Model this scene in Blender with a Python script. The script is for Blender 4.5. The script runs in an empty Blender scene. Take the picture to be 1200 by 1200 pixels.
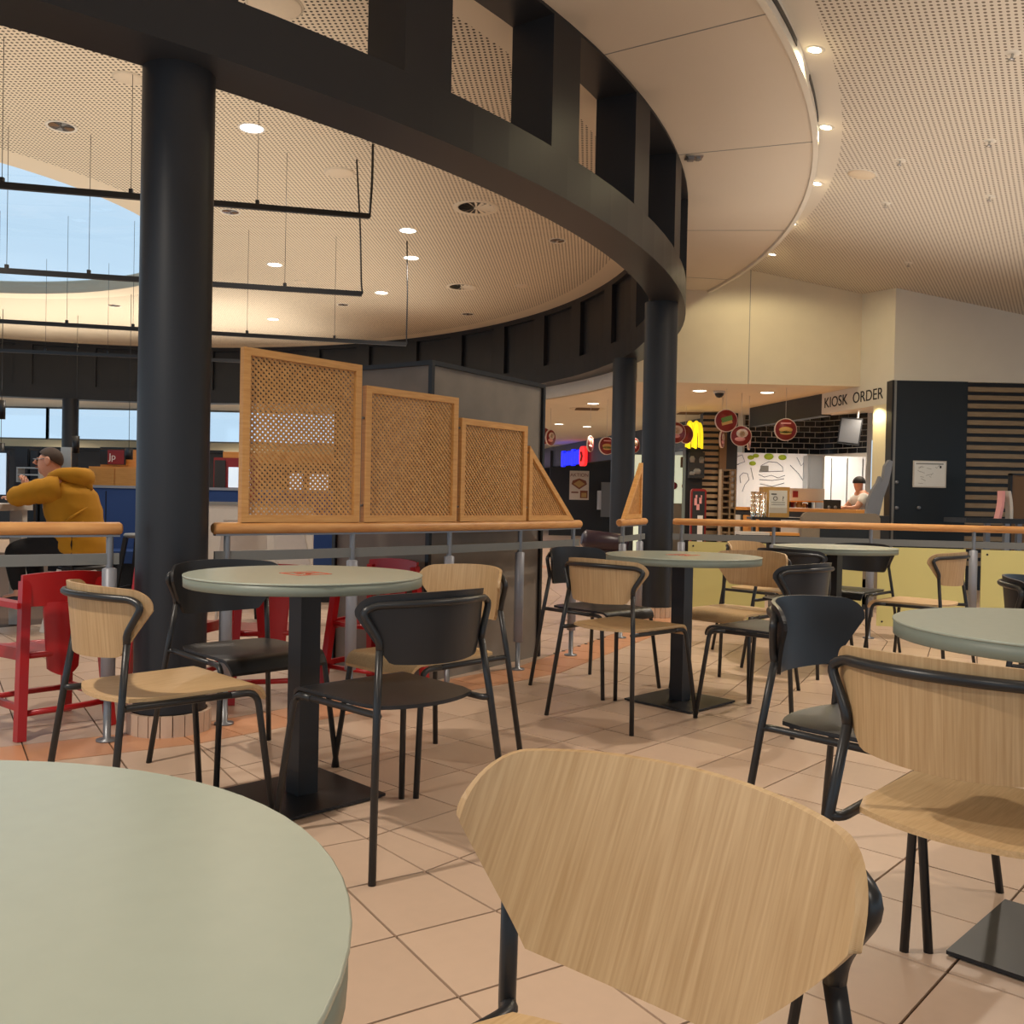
import bpy, math, random
from mathutils import Vector, Matrix
random.seed(7)
PI = math.pi
sc = bpy.context.scene
COL = sc.collection

# ------------------------------------------------------------------ camera
F_PX, PITCH, ROLL, HC = 1089.4, -0.012577, 0.020466, 1.0107
cp, sp, cr, sr = math.cos(PITCH), math.sin(PITCH), math.cos(ROLL), math.sin(ROLL)
_f = Vector((0, cp, sp)); _u0 = Vector((0, -sp, cp)); _r0 = Vector((1, 0, 0))
_r = _r0 * cr + _u0 * sr; _u = -_r0 * sr + _u0 * cr
cam = bpy.data.cameras.new('camera'); cam_o = bpy.data.objects.new('camera', cam); COL.objects.link(cam_o)
cam.sensor_width = 36; cam.lens = 36 * F_PX / 1200; cam.clip_start = .05; cam.clip_end = 200
cam_o.matrix_world = Matrix(((_r.x, _u.x, -_f.x, 0), (_r.y, _u.y, -_f.y, 0), (_r.z, _u.z, -_f.z, HC), (0, 0, 0, 1)))
sc.camera = cam_o

# ------------------------------------------------------------------ world, exposure
w = bpy.data.worlds.new('sky'); sc.world = w; w.use_nodes = True
bg = w.node_tree.nodes['Background']; bg.inputs[0].default_value = (.58, .76, .92, 1); bg.inputs[1].default_value = 1.1
vs = sc.view_settings; vs.view_transform = 'Standard'; vs.look = 'None'; vs.gamma = 1; vs.use_curve_mapping = False
vs.exposure = 0.0
WARM = (1, .89, .76)

def lamp_spot(x, y, z, power, size=1.9, rad=.08, col=WARM, blend=.6):
    l = bpy.data.lights.new('downlight_beam', 'SPOT'); l.energy = power; l.color = col
    l.spot_size = size; l.spot_blend = blend; l.shadow_soft_size = rad
    o = bpy.data.objects.new('downlight_beam', l); COL.objects.link(o); o.location = (x, y, z)
    return o

def lamp_area(x, y, z, power, sx, sy, col=WARM):
    l = bpy.data.lights.new('added_fill_lamp', 'AREA'); l.energy = power; l.color = col; l.shape = 'RECTANGLE'; l.size = sx; l.size_y = sy  # used only for the added fill lights, no real lamp hangs there
    o = bpy.data.objects.new('added_fill_lamp', l); COL.objects.link(o); o.location = (x, y, z)
    return o

# lamps of the dining terrace (outer ceiling downlights), of the ring hall and of the kiosks
for a in ((-2.3, 1.6, 3.3, 290), (3.0, 6.3, 3.7, 270), (2.6, 2.2, 3.3, 95), (-.2, -1.2, 3.1, 90), (4.6, 4.2, 3.2, 70), (3.4, 9.3, 3.7, 110)):
    lamp_spot(a[0], a[1], a[2], a[3], 2.5, .06)
for a in ((-2.11, 7.36), (-1.19, 10.07), (-1.27, 11.2), (-3.0, 11.7), (-4.6, 6.2), (-9.5, 6.5), (-7, 16)):
    lamp_spot(a[0], a[1], 3.84, 170, 2.4, .08, (1, .88, .74))
for x, y, p in ((4.9, 14.9, 170), (5.3, 13.6, 120), (1.8, 15, 140), (.8, 20, 140), (-1, 26, 140), (2.6, 18, 90), (-6, 19.6, 240), (-10, 19.6, 240)):
    lamp_spot(x, y, 2.56, p, 2.6, .1, (1, .86, .68))

# added fill lights without fittings, brightening the hall ceiling and the terrace ceiling
def added_uplight(x, y, z, power, sx, sy):
    o = lamp_area(x, y, z, power, sx, sy, (1, .90, .77)); o.data.spread = 2.1; o.rotation_euler = (PI, 0, 0); return o
added_uplight(-4.6, 9.6, 2.5, 135, 7, 9)
added_uplight(-6.5, 15.2, 2.6, 100, 6, 3)
added_uplight(3.8, 5.5, 2.3, 54, 3.5, 8)
added_uplight(.4, 1.5, 2.3, 26, 4, 5)

# ------------------------------------------------------------------ helpers
def at(px, py, Y):
    """point of the place seen at a pixel of the photograph, on the plane y = Y"""
    a, b = (px - 600) / F_PX, (600 - py) / F_PX
    d = _f + _r * a + _u * b
    return Vector((0, 0, HC)) + d * (Y / d.y)

def atz(px, py, z):
    a, b = (px - 600) / F_PX, (600 - py) / F_PX
    d = _f + _r * a + _u * b
    return Vector((0, 0, HC)) + d * ((z - HC) / d.z)

def V(*a): return Vector(a)

class MB:
    def __init__(s): s.v = []; s.f = []; s.sm = []
    def add(s, vs_, fs, smooth=False):
        n = len(s.v); s.v += [tuple(p) for p in vs_]
        for q in fs: s.f.append([n + i for i in q]); s.sm.append(smooth)
        return s
    def box(s, x0, y0, z0, x1, y1, z1, m=None):
        c = [V(x, y, z) for z in (z0, z1) for y in (y0, y1) for x in (x0, x1)]
        if m: c = [m @ p for p in c]
        return s.add(c, [(0, 2, 3, 1), (4, 5, 7, 6), (0, 1, 5, 4), (2, 6, 7, 3), (0, 4, 6, 2), (1, 3, 7, 5)])
    def beam(s, a, b, wd, hg, up=V(0, 0, 1)):
        """box bar from a to b, wd across, hg along up"""
        a, b = Vector(a), Vector(b); d = (b - a).normalized()
        x = d.cross(up); x = x.normalized() if x.length > 1e-6 else V(1, 0, 0); y = x.cross(d)
        c = [p + x * (i * wd / 2) + y * (j * hg / 2) for p in (a, b) for j in (-1, 1) for i in (-1, 1)]
        return s.add(c, [(0, 1, 3, 2), (4, 6, 7, 5), (0, 4, 5, 1), (2, 3, 7, 6), (0, 2, 6, 4), (1, 5, 7, 3)])
    def prism(s, poly, z0, z1, m=None):
        n = len(poly); c = [V(x, y, z0) for x, y in poly] + [V(x, y, z1) for x, y in poly]
        if m: c = [m @ p for p in c]
        return s.add(c, [tuple(range(n))[::-1], tuple(range(n, 2 * n))] + [(i, (i + 1) % n, n + (i + 1) % n, n + i) for i in range(n)])
    def lathe(s, prof, n=24, c=(0, 0, 0), m=None, a0=0, a1=2 * PI):
        full = abs(a1 - a0 - 2 * PI) < 1e-6; k = n if full else n + 1
        vs_ = []
        for r, z in prof:
            for i in range(k):
                t = a0 + (a1 - a0) * i / n; p = V(c[0] + r * math.cos(t), c[1] + r * math.sin(t), c[2] + z)
                vs_.append(m @ p if m else p)
        fs = []
        for j in range(len(prof) - 1):
            for i in range(n):
                i2 = (i + 1) % k
                fs.append((j * k + i, j * k + i2, (j + 1) * k + i2, (j + 1) * k + i))
        s.add(vs_, fs, True)
        return s
    def cyl(s, r, z0, z1, c=(0, 0, 0), n=20, m=None):
        return s.lathe([(0.0001, z0), (r, z0), (r, z1), (0.0001, z1)], n, c, m).flat(2 * n, n)
    def flat(s, *a):
        return s
    def tube(s, pts, r, n=8, cap=True):
        pts = [Vector(p) for p in pts]; rs = r if isinstance(r, (list, tuple)) else [r] * len(pts)
        T = []
        for i in range(len(pts)):
            d = pts[min(i + 1, len(pts) - 1)] - pts[max(i - 1, 0)]; T.append(d.normalized())
        x = T[0].orthogonal().normalized(); vs_ = []
        for i, p in enumerate(pts):
            x = (x - T[i] * x.dot(T[i])).normalized(); y = T[i].cross(x)
            for k in range(n):
                t = 2 * PI * k / n; vs_.append(p + (x * math.cos(t) + y * math.sin(t)) * rs[i])
        fs = [(i * n + k, i * n + (k + 1) % n, (i + 1) * n + (k + 1) % n, (i + 1) * n + k) for i in range(len(pts) - 1) for k in range(n)]
        s.add(vs_, fs, True)
        if cap:
            m = len(s.v) - len(vs_)
            s.f.append([m + k for k in range(n)][::-1]); s.sm.append(False)
            s.f.append([m + (len(pts) - 1) * n + k for k in range(n)]); s.sm.append(False)
        return s
    def grid(s, fn, nu, nv, smooth=True, thick=None):
        """surface fn(u,v) u,v in 0..1; thick = offset function for the other side"""
        P = [[Vector(fn(i / nu, j / nv)) for i in range(nu + 1)] for j in range(nv + 1)]
        k = nu + 1; vs_ = [p for row in P for p in row]
        fs = [(j * k + i, j * k + i + 1, (j + 1) * k + i + 1, (j + 1) * k + i) for j in range(nv) for i in range(nu)]
        s.add(vs_, fs, smooth)
        if thick:
            Q = [[Vector(thick(i / nu, j / nv, P[j][i])) for i in range(nu + 1)] for j in range(nv + 1)]
            s.add([p for row in Q for p in row], [q[::-1] for q in fs], smooth)
            rim = [(0, i) for i in range(nu)] + [(j, nu) for j in range(nv)] + [(nv, i) for i in range(nu, 0, -1)] + [(j, 0) for j in range(nv, 0, -1)]
            a = [P[j][i] for j, i in rim]; b = [Q[j][i] for j, i in rim]; n = len(rim)
            s.add(a + b, [(i, n + i, n + (i + 1) % n, (i + 1) % n) for i in range(n)], False)
        return s
    def build(s, name, mat, parent=None):
        me = bpy.data.meshes.new(name); me.from_pydata(s.v, [], s.f)
        me.polygons.foreach_set('use_smooth', s.sm); me.materials.append(mat); me.update()
        o = bpy.data.objects.new(name, me); COL.objects.link(o)
        if parent: o.parent = parent
        return o

def fillet(pts, rad, n=5):
    pts = [Vector(p) for p in pts]; out = [pts[0]]
    for i in range(1, len(pts) - 1):
        a, b, c = pts[i - 1], pts[i], pts[i + 1]
        d1, d2 = (a - b), (c - b); r1 = min(rad, d1.length * .45); r2 = min(rad, d2.length * .45)
        p, q = b + d1.normalized() * r1, b + d2.normalized() * r2
        for k in range(n + 1):
            t = k / n; out.append(p * (1 - t) ** 2 + b * 2 * t * (1 - t) + q * t * t)
    out.append(pts[-1]); return out

def tag(o, label=None, cat=None, group=None, kind=None):
    if label: o['label'] = label
    if cat: o['category'] = cat
    if group: o['group'] = group
    if kind: o['kind'] = kind
    return o

def thing(name, label, cat, loc=(0, 0, 0), rz=0, group=None):
    o = bpy.data.objects.new(name, None); COL.objects.link(o); o.location = loc; o.rotation_euler = (0, 0, rz)
    o.empty_display_size = .1
    return tag(o, label, cat, group)

def struct(name, mb, mat, label=None, parent=None):
    o = mb.build(name, mat, parent)
    o['kind'] = 'structure'
    if label: o['label'] = label
    return o

def copy_tree(o, parent=None):
    c = o.copy(); COL.objects.link(c)
    if parent: c.parent = parent
    for ch in list(o.children): copy_tree(ch, c)
    return c

# ------------------------------------------------------------------ materials
def srgb(r, g, b):
    return tuple(((c / 255) / 12.92 if c <= 10 else ((c / 255 + .055) / 1.055) ** 2.4) for c in (r, g, b)) + (1,)

def mat(name, col, rough=.5, metal=0, emit=0, spec=.5, var=0, nscale=40, bump=0, trans=0):
    m = bpy.data.materials.new(name); m.use_nodes = True; nt = m.node_tree; b = nt.nodes['Principled BSDF']
    col = srgb(*col) if max(col) > 1 else tuple(col) + (1,)
    b.inputs['Base Color'].default_value = col; b.inputs['Roughness'].default_value = rough; b.inputs['Metallic'].default_value = metal
    b.inputs['Specular IOR Level'].default_value = spec
    if trans: b.inputs['Transmission Weight'].default_value = trans
    if emit:
        b.inputs['Emission Color'].default_value = col; b.inputs['Emission Strength'].default_value = emit
    tc = nt.nodes.new('ShaderNodeTexCoord'); no = nt.nodes.new('ShaderNodeTexNoise'); no.inputs['Scale'].default_value = nscale
    no.inputs['Detail'].default_value = 3; nt.links.new(tc.outputs['Object'], no.inputs['Vector'])
    mx = nt.nodes.new('ShaderNodeMix'); mx.data_type = 'RGBA'; v = var or .04
    mx.inputs[6].default_value = tuple(c * (1 - v) for c in col[:3]) + (1,); mx.inputs[7].default_value = tuple(min(1, c * (1 + v)) for c in col[:3]) + (1,)
    nt.links.new(no.outputs['Fac'], mx.inputs[0])
    if not emit: nt.links.new(mx.outputs[2], b.inputs['Base Color'])
    if bump:
        bp = nt.nodes.new('ShaderNodeBump'); bp.inputs['Strength'].default_value = bump; bp.inputs['Distance'].default_value = .002
        nt.links.new(no.outputs['Fac'], bp.inputs['Height']); nt.links.new(bp.outputs['Normal'], b.inputs['Normal'])
    return m

def wood(name, c1, c2, scale=(60, 60, 4), rough=.45, nscale=1.5):
    m = mat(name, c1, rough); nt = m.node_tree; b = nt.nodes['Principled BSDF']
    tc = nt.nodes.new('ShaderNodeTexCoord'); mp = nt.nodes.new('ShaderNodeMapping'); mp.inputs['Scale'].default_value = scale
    no = nt.nodes.new('ShaderNodeTexNoise'); no.inputs['Scale'].default_value = nscale; no.inputs['Detail'].default_value = 4; no.inputs['Distortion'].default_value = .35
    rp = nt.nodes.new('ShaderNodeValToRGB'); rp.color_ramp.elements[0].position = .3; rp.color_ramp.elements[1].position = .7
    rp.color_ramp.elements[0].color = srgb(*c2); rp.color_ramp.elements[1].color = srgb(*c1)
    nt.links.new(tc.outputs['Object'], mp.inputs[0]); nt.links.new(mp.outputs[0], no.inputs['Vector'])
    nt.links.new(no.outputs['Fac'], rp.inputs[0]); nt.links.new(rp.outputs[0], b.inputs['Base Color'])
    bp = nt.nodes.new('ShaderNodeBump'); bp.inputs['Strength'].default_value = .12; bp.inputs['Distance'].default_value = .001
    nt.links.new(no.outputs['Fac'], bp.inputs['Height']); nt.links.new(bp.outputs['Normal'], b.inputs['Normal'])
    return m

def perforated(name, base, hole, pitch, rad, rot, cx, cy, bands):
    """plaster board with a grid of round holes; plain bands (r0, r1) about (cx, cy) carry none"""
    m = mat(name, base, .8); nt = m.node_tree; N = nt.nodes; L = nt.links; b = N['Principled BSDF']
    tc = N.new('ShaderNodeTexCoord')
    def math_(op, a, c=None):
        n = N.new('ShaderNodeMath'); n.operation = op
        for i, x in enumerate((a, c)):
            if x is None: continue
            if isinstance(x, (int, float)): n.inputs[i].default_value = x
            else: L.new(x, n.inputs[i])
        return n.outputs[0]
    mp = N.new('ShaderNodeMapping'); mp.inputs['Rotation'].default_value = (0, 0, rot); mp.inputs['Scale'].default_value = (1 / pitch,) * 3
    L.new(tc.outputs['Object'], mp.inputs[0]); sx = N.new('ShaderNodeSeparateXYZ'); L.new(mp.outputs[0], sx.inputs[0])
    fx = math_('SUBTRACT', math_('FRACT', sx.outputs[0]), .5); fy = math_('SUBTRACT', math_('FRACT', sx.outputs[1]), .5)
    d = math_('SQRT', math_('ADD', math_('MULTIPLY', fx, fx), math_('MULTIPLY', fy, fy)))
    h = math_('LESS_THAN', d, rad / pitch)
    so = N.new('ShaderNodeSeparateXYZ'); L.new(tc.outputs['Object'], so.inputs[0])
    for (x, y, r0, r1) in bands:
        ax = math_('SUBTRACT', so.outputs[0], x); ay = math_('SUBTRACT', so.outputs[1], y)
        r = math_('SQRT', math_('ADD', math_('MULTIPLY', ax, ax), math_('MULTIPLY', ay, ay)))
        out = math_('MAXIMUM', math_('LESS_THAN', r, r0), math_('GREATER_THAN', r, r1)); h = math_('MULTIPLY', h, out)
    mx = N.new('ShaderNodeMix'); mx.data_type = 'RGBA'; L.new(h, mx.inputs[0])
    mx.inputs[6].default_value = srgb(*base); mx.inputs[7].default_value = srgb(*hole); L.new(mx.outputs[2], b.inputs['Base Color'])
    return m

def tile_mat(name, col, var=.07):
    m = mat(name, col, .32, spec=.4, bump=.05, nscale=25); nt = m.node_tree; b = nt.nodes['Principled BSDF']
    oi = nt.nodes.new('ShaderNodeObjectInfo'); hs = nt.nodes.new('ShaderNodeHueSaturation')
    mr = nt.nodes.new('ShaderNodeMapRange'); mr.inputs[3].default_value = 1 - var; mr.inputs[4].default_value = 1 + var
    nt.links.new(oi.outputs['Random'], mr.inputs[0]); nt.links.new(mr.outputs[0], hs.inputs['Value'])
    src = b.inputs['Base Color'].links[0].from_socket; nt.links.new(src, hs.inputs['Color']); nt.links.new(hs.outputs[0], b.inputs['Base Color'])
    return m

M = {}
M['dark'] = mat('anthracite paint', (36, 37, 41), .42, spec=.4)
M['dark2'] = mat('anthracite panel', (40, 41, 44), .55)
M['black'] = mat('black powder coat', (26, 26, 28), .42)
M['blackshell'] = mat('black plastic', (36, 36, 38), .38)
M['tubing'] = mat('black tube', (38, 38, 39), .35, spec=.5)
M['oak'] = wood('oak veneer', (200, 167, 124), (178, 143, 99), (150, 7, 4))
M['oakseat'] = wood('oak seat veneer', (212, 178, 132), (194, 158, 112), (150, 5, 150))
M['beech'] = wood('beech', (222, 168, 100), (204, 146, 80), (6, 6, 60))
M['beechrail'] = wood('beech rail', (216, 160, 98), (196, 136, 78), (5, 5, 30))
M['slat'] = wood('lattice wood', (214, 164, 100), (190, 138, 78), (20, 20, 20))
M['table'] = mat('sage laminate', (174, 181, 166), .27, spec=.5)
M['tableedge'] = mat('sage edge band', (128, 136, 124), .45)
M['steel'] = mat('grey steel', (132, 134, 138), .38, .55)
M['steelpaint'] = mat('grey painted steel', (140, 142, 150), .45, .2)
M['barpaint'] = mat('grey flat bar', (118, 120, 118), .5, .1)
M['yellow'] = mat('yellow panel', (216, 206, 134), .5, var=.03, nscale=3)
M['red'] = mat('red lacquer', (176, 28, 30), .32, spec=.5)
M['cream'] = mat('cream plaster', (226, 214, 192), .8, nscale=6)
M['white'] = mat('white plaster', (222, 216, 204), .8, nscale=4)
M['annulus'] = mat('annulus plaster', (214, 203, 188), .75, var=.03, nscale=1.5)
M['grout'] = mat('dark grout', (84, 62, 46), .9)
M['tile'] = tile_mat('beige tile', (208, 180, 156))
M['tileorange'] = tile_mat('terracotta tile', (206, 150, 112))
M['tilegrey'] = tile_mat('pinkish grey tile', (196, 170, 150))
M['concrete'] = mat('concrete laminate', (126, 117, 106), .6, var=.3, nscale=5)
M['blue'] = mat('navy upholstery', (26, 58, 112), .7, bump=.1)
M['cabwood'] = wood('orange cabinet wood', (226, 160, 84), (214, 146, 70), (3, 3, 30))
M['mustard'] = mat('mustard jersey', (176, 124, 16), .9, var=.1, nscale=14, bump=.4)
M['trousers'] = mat('black cotton', (18, 18, 20), .9)
M['skin'] = mat('skin', (206, 150, 124), .5, var=.06, nscale=20)
M['hair'] = mat('brown hair', (62, 46, 36), .7, var=.25, nscale=80)
M['lightgrey'] = mat('light grey laminate', (206, 200, 192), .5)
M['midgrey'] = mat('mid grey laminate', (130, 130, 128), .55)
M['brick'] = mat('black glazed tile', (20, 20, 22), .15, spec=.6)
M['mortar'] = mat('pale mortar', (206, 200, 192), .9)
M['panelnavy'] = mat('blue black panel', (19, 28, 35), .45)
M['slatgrey'] = wood('grey brown batten', (160, 138, 108), (138, 116, 88), (4, 30, 30))
M['leather'] = mat('aubergine leather', (52, 36, 46), .35)
M['discred'] = mat('dark red print', (132, 30, 30), .4)
M['discrim'] = mat('pale print edge', (226, 206, 196), .5)
M['bun'] = mat('bread print', (206, 160, 92), .6)
M['green'] = mat('green print', (96, 130, 60), .6)
M['lime'] = mat('lime print', (176, 206, 60), .6)
M['paper'] = mat('white paper', (226, 226, 224), .7)
M['ink'] = mat('dark ink', (40, 36, 34), .7)
M['brownink'] = mat('brown ink', (150, 84, 52), .7)
M['pink'] = mat('pink print', (226, 160, 160), .6)
M['lit'] = mat('lit lens', (1.0, .93, .78), .5, emit=7)
M['reflector'] = mat('chrome reflector', (200, 200, 200), .15, .9)
M['disc'] = mat('beige speaker cover', (218, 202, 178), .7)
M['blueglow'] = mat('blue lit letters', (.01, .02, 1.0), .5, emit=1.3)
M['redglow'] = mat('red lit sign', (1.0, .03, .03), .5, emit=.9)
M['yellowglow'] = mat('yellow lit letters', (1.0, .78, .02), .5, emit=.75)
M['screenglow'] = mat('lit menu screen', (.70, .85, 1.0), .5, emit=.55)
M['warmglow'] = mat('heated food display', (1.0, .72, .42), .5, emit=1.0)
M['whiteglow'] = mat('white wall with added glow', (.90, .92, .96), .5, emit=.1)  # brightness of the white wall panels put in as a weak glow
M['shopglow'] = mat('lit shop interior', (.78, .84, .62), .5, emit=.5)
M['stainless'] = mat('brushed stainless steel', (176, 178, 180), .3, .8)
M['jamb'] = mat('warm white jamb', (232, 220, 186), .7)
M['glass'] = mat('clear glass', (240, 250, 250), .03, trans=1)
M['brownpanel'] = mat('brown board', (112, 84, 56), .6)
M['taupe'] = mat('taupe laminate', (128, 116, 100), .6)
M['steelblue'] = mat('grey moulded plastic', (124, 128, 136), .45)
CX, CY = -6.6573, 10.2042
OX, OY, OR = -7.2627, 10.2162, 3.385
M['perf_in'] = perforated('perforated hall ceiling', (226, 212, 188), (74, 62, 48), .036, .0095, .084, CX, CY, ((CX, CY, 7.8, 9), (OX, OY, 0, OR + .35)))
M['perf_out'] = perforated('perforated terrace ceiling', (212, 204, 192), (112, 100, 88), .037, .0095, .547, CX, CY, ((CX, CY, 9.3, 9.62),))

# ------------------------------------------------------------------ setting: floor of tile rings
def polar(r, deg): return V(CX + r * math.cos(math.radians(deg)), CY + r * math.sin(math.radians(deg)), 0)
fb = MB(); fb.box(-22, -7, -.12, 16, 34, -.006)
floor = struct('floor', fb, M['grout'], 'beige ceramic tile floor laid in rings around the round hall')

def clip(poly, n, d):
    out = []
    for i in range(len(poly)):
        a, b = poly[i], poly[(i + 1) % len(poly)]
        da, db = a[0] * n[0] + a[1] * n[1] - d, b[0] * n[0] + b[1] * n[1] - d
        if da <= 0: out.append(a)
        if da * db < 0:
            t = da / (da - db); out.append((a[0] + (b[0] - a[0]) * t, a[1] + (b[1] - a[1]) * t))
    return out

tiles = []
STEP, T0, G = 15.8, -50.07, .0032
for s in range(-2, 8):
    a0 = T0 + (s - 1) * STEP; mid = math.radians(a0 + STEP / 2)
    e = (math.cos(mid), math.sin(mid)); t = (-e[1], e[0]); h = math.tan(math.radians(STEP / 2))
    rows = [(9.639 + .302 * k, 9.639 + .302 * (k + 1), 'tile') for k in range(-3, 16)]
    rows = [(8.34, 8.733, 'tile'), (8.04, 8.34, 'tileorange')] + rows + [(8.04 - .3 * (k + 1), 8.04 - .3 * k, 'tilegrey') for k in range(0, 12)]
    for p0, p1, kind in rows:
        umax = p1 * h
        k0 = math.floor((-umax - 1.152) / .3) - 1; k1 = math.ceil((umax - 1.152) / .3) + 1
        for k in range(k0, k1):
            u0, u1 = 1.152 + .3 * k, 1.152 + .3 * (k + 1)
            poly = [(p0 + G, u0 + G), (p1 - G, u0 + G), (p1 - G, u1 - G), (p0 + G, u1 - G)]
            c = 1 / math.hypot(1, h)
            poly = clip(poly, (-h * c, c), -G); poly = clip(poly, (-h * c, -c), -G)
            if len(poly) < 3: continue
            ar = abs(sum(poly[i][0] * poly[(i + 1) % len(poly)][1] - poly[(i + 1) % len(poly)][0] * poly[i][1] for i in range(len(poly)))) / 2
            if ar < .0006: continue
            wp = [(CX + e[0] * p + t[0] * u, CY + e[1] * p + t[1] * u) for p, u in poly]
            m = (sum(x for x, _ in wp) / len(wp), sum(y for _, y in wp) / len(wp))
            if not (-9 < m[0] < 7 and -.6 < m[1] < 15): continue
            d = V(m[0], m[1], -HC); fw = d.dot(_f)
            vis = False
            if fw > .3:
                px, py = 600 + F_PX * d.dot(_r) / fw, 600 - F_PX * d.dot(_u) / fw
                vis = -40 < px < 1240 and py < 1240 and not (px < 400 and py > 900 + max(0, (px - 200) * .7))
            tiles.append((0 if vis else 1, d.length, kind, wp))
tiles.sort(key=lambda q: (q[0], q[1]))
rest = {}
for i, (nv, d, kind, wp) in enumerate(tiles):
    if i < 300 and not nv:
        n = len(wp); cx, cy = sum(p[0] for p in wp) / n, sum(p[1] for p in wp) / n
        mb = MB(); mb.prism([(x - cx, y - cy) for x, y in wp], -.006, random.uniform(0, .0006))
        o = mb.build('tile', M[kind], floor); o.location = (cx, cy, 0)
    else:
        mb = rest.setdefault(kind, MB()); mb.prism(wp, -.006, 0)
for k, mb in rest.items():
    o = mb.build('tile_field', M[k], floor); o['kind'] = 'stuff'
# plain floor beyond the laid tiles, one slab flush with them, dark joints kept by the tile field
far = MB(); far.box(-22, 15.05, -.006, 16, 34, 0); far.box(7.05, -7, -.006, 16, 15.05, 0); far.box(-22, -7, -.006, -9.05, 15.05, 0); far.box(-9.05, -7, -.006, 7.05, -.7, 0)
far.build('far_paving', M['tile'], floor)

# ------------------------------------------------------------------ setting: ring hall, ceilings
def arc(mb, r0, r1, z0, z1, a0, a1, n):
    """solid ring sector"""
    A = [math.radians(a0 + (a1 - a0) * i / n) for i in range(n + 1)]
    vs_ = [(CX + r * math.cos(a), CY + r * math.sin(a), z) for r, z in ((r0, z0), (r1, z0), (r1, z1), (r0, z1)) for a in A]
    k = n + 1; fs = []
    for j in range(4):
        j2 = (j + 1) % 4
        fs += [(j * k + i, j2 * k + i, j2 * k + i + 1, j * k + i + 1) for i in range(n)]
    full = abs(a1 - a0) >= 359.9
    if not full: fs += [(0, 3 * k, 2 * k, k), (n, k + n, 2 * k + n, 3 * k + n)]
    mb.add(vs_, fs, False); return mb

RO, RI = 8.376, 8.084
ring = struct('trim_1', arc(MB(), RI, RO, 2.795, 3.052, -180, 180, 180), M['dark'], 'dark ring beam carried by round columns around the hall')
struct('upper_chord', arc(MB(), RI, RO, 3.81, 3.88, -180, 180, 180), M['dark'], parent=ring)
for k in range(45):
    a = -35.23 + 8 * k
    arc(MB(), RI, RO, 3.05, 3.812, a, a + 2.1, 1).build('ring_post', M['dark'], ring)
arc(MB(), RI + .06, RI + .10, 3.05, 3.812, 6, 230, 100).build('backing_board', M['dark'], ring)

# hall ceiling with round rooflight
n = 96; cb = MB(); vs_ = []
for z in (3.88, 4.05):
    for i in range(n):
        a = 2 * PI * i / n; vs_.append((OX + OR * math.cos(a), OY + OR * math.sin(a), z))
    for i in range(n):
        a = 2 * PI * i / n; vs_.append((CX + 8.2 * math.cos(a), CY + 8.2 * math.sin(a), z))
fs = []
for i in range(n):
    j = (i + 1) % n
    fs += [(i, j, n + j, n + i), (2 * n + i, 3 * n + i, 3 * n + j, 2 * n + j), (i, 2 * n + i, 2 * n + j, j), (n + i, n + j, 3 * n + j, 3 * n + i)]
cb.add(vs_, fs); ceil_in = struct('ceiling', cb, M['perf_in'], 'perforated cream ceiling with a round rooflight inside the ring')
sk = MB(); sk.lathe([(OR, 3.88), (OR, 4.06), (OR + .04, 4.06), (OR + .04, 3.88)], 96, (OX, OY, 0))
struct('rooflight_upstand', sk, M['cream'], parent=ceil_in)
gl = MB(); gl.lathe([(.01, 4.055), (OR, 4.055), (OR, 4.067), (.01, 4.067)], 64, (OX, OY, 0))
gm = bpy.data.materials.new('rooflight glass'); gm.use_nodes = True
gm.node_tree.nodes.clear(); _o = gm.node_tree.nodes.new('ShaderNodeOutputMaterial'); _t = gm.node_tree.nodes.new('ShaderNodeBsdfTransparent'); _g = gm.node_tree.nodes.new('ShaderNodeBsdfGlossy'); _m = gm.node_tree.nodes.new('ShaderNodeMixShader')
_t.inputs[0].default_value = (.95, .98, 1, 1); _g.inputs['Roughness'].default_value = .05; _m.inputs[0].default_value = .06
gm.node_tree.links.new(_t.outputs[0], _m.inputs[1]); gm.node_tree.links.new(_g.outputs[0], _m.inputs[2]); gm.node_tree.links.new(_m.outputs[0], _o.inputs[0])
M['pane'] = gm
struct('rooflight_pane', gl, gm, parent=ceil_in)

# annulus (white soffit outside the ring) and its fascia with slot diffusers
an = struct('ceiling_1', arc(MB(), RO - .02, 9.45, 3.83, 3.88, -180, 180, 180), M['annulus'], 'smooth white plaster soffit ring outside the dark beam')
struct('soffit_fascia', arc(MB(), 9.41, 9.45, 3.80, 4.28, -34, 60, 60), M['white'], parent=an)
for a in (-30.0, -22.5):
    arc(MB(), 9.44, 9.456, 3.86, 3.90, a - 2.2, a + 2.2, 8).build('slot_vent', M['black'], an)
for a in (-31, -18.5, -4, 9):
    arc(MB(), RO, 9.41, 3.828, 3.8305, a, a + .06, 1).build('joint_line', M['midgrey'], an)
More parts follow.
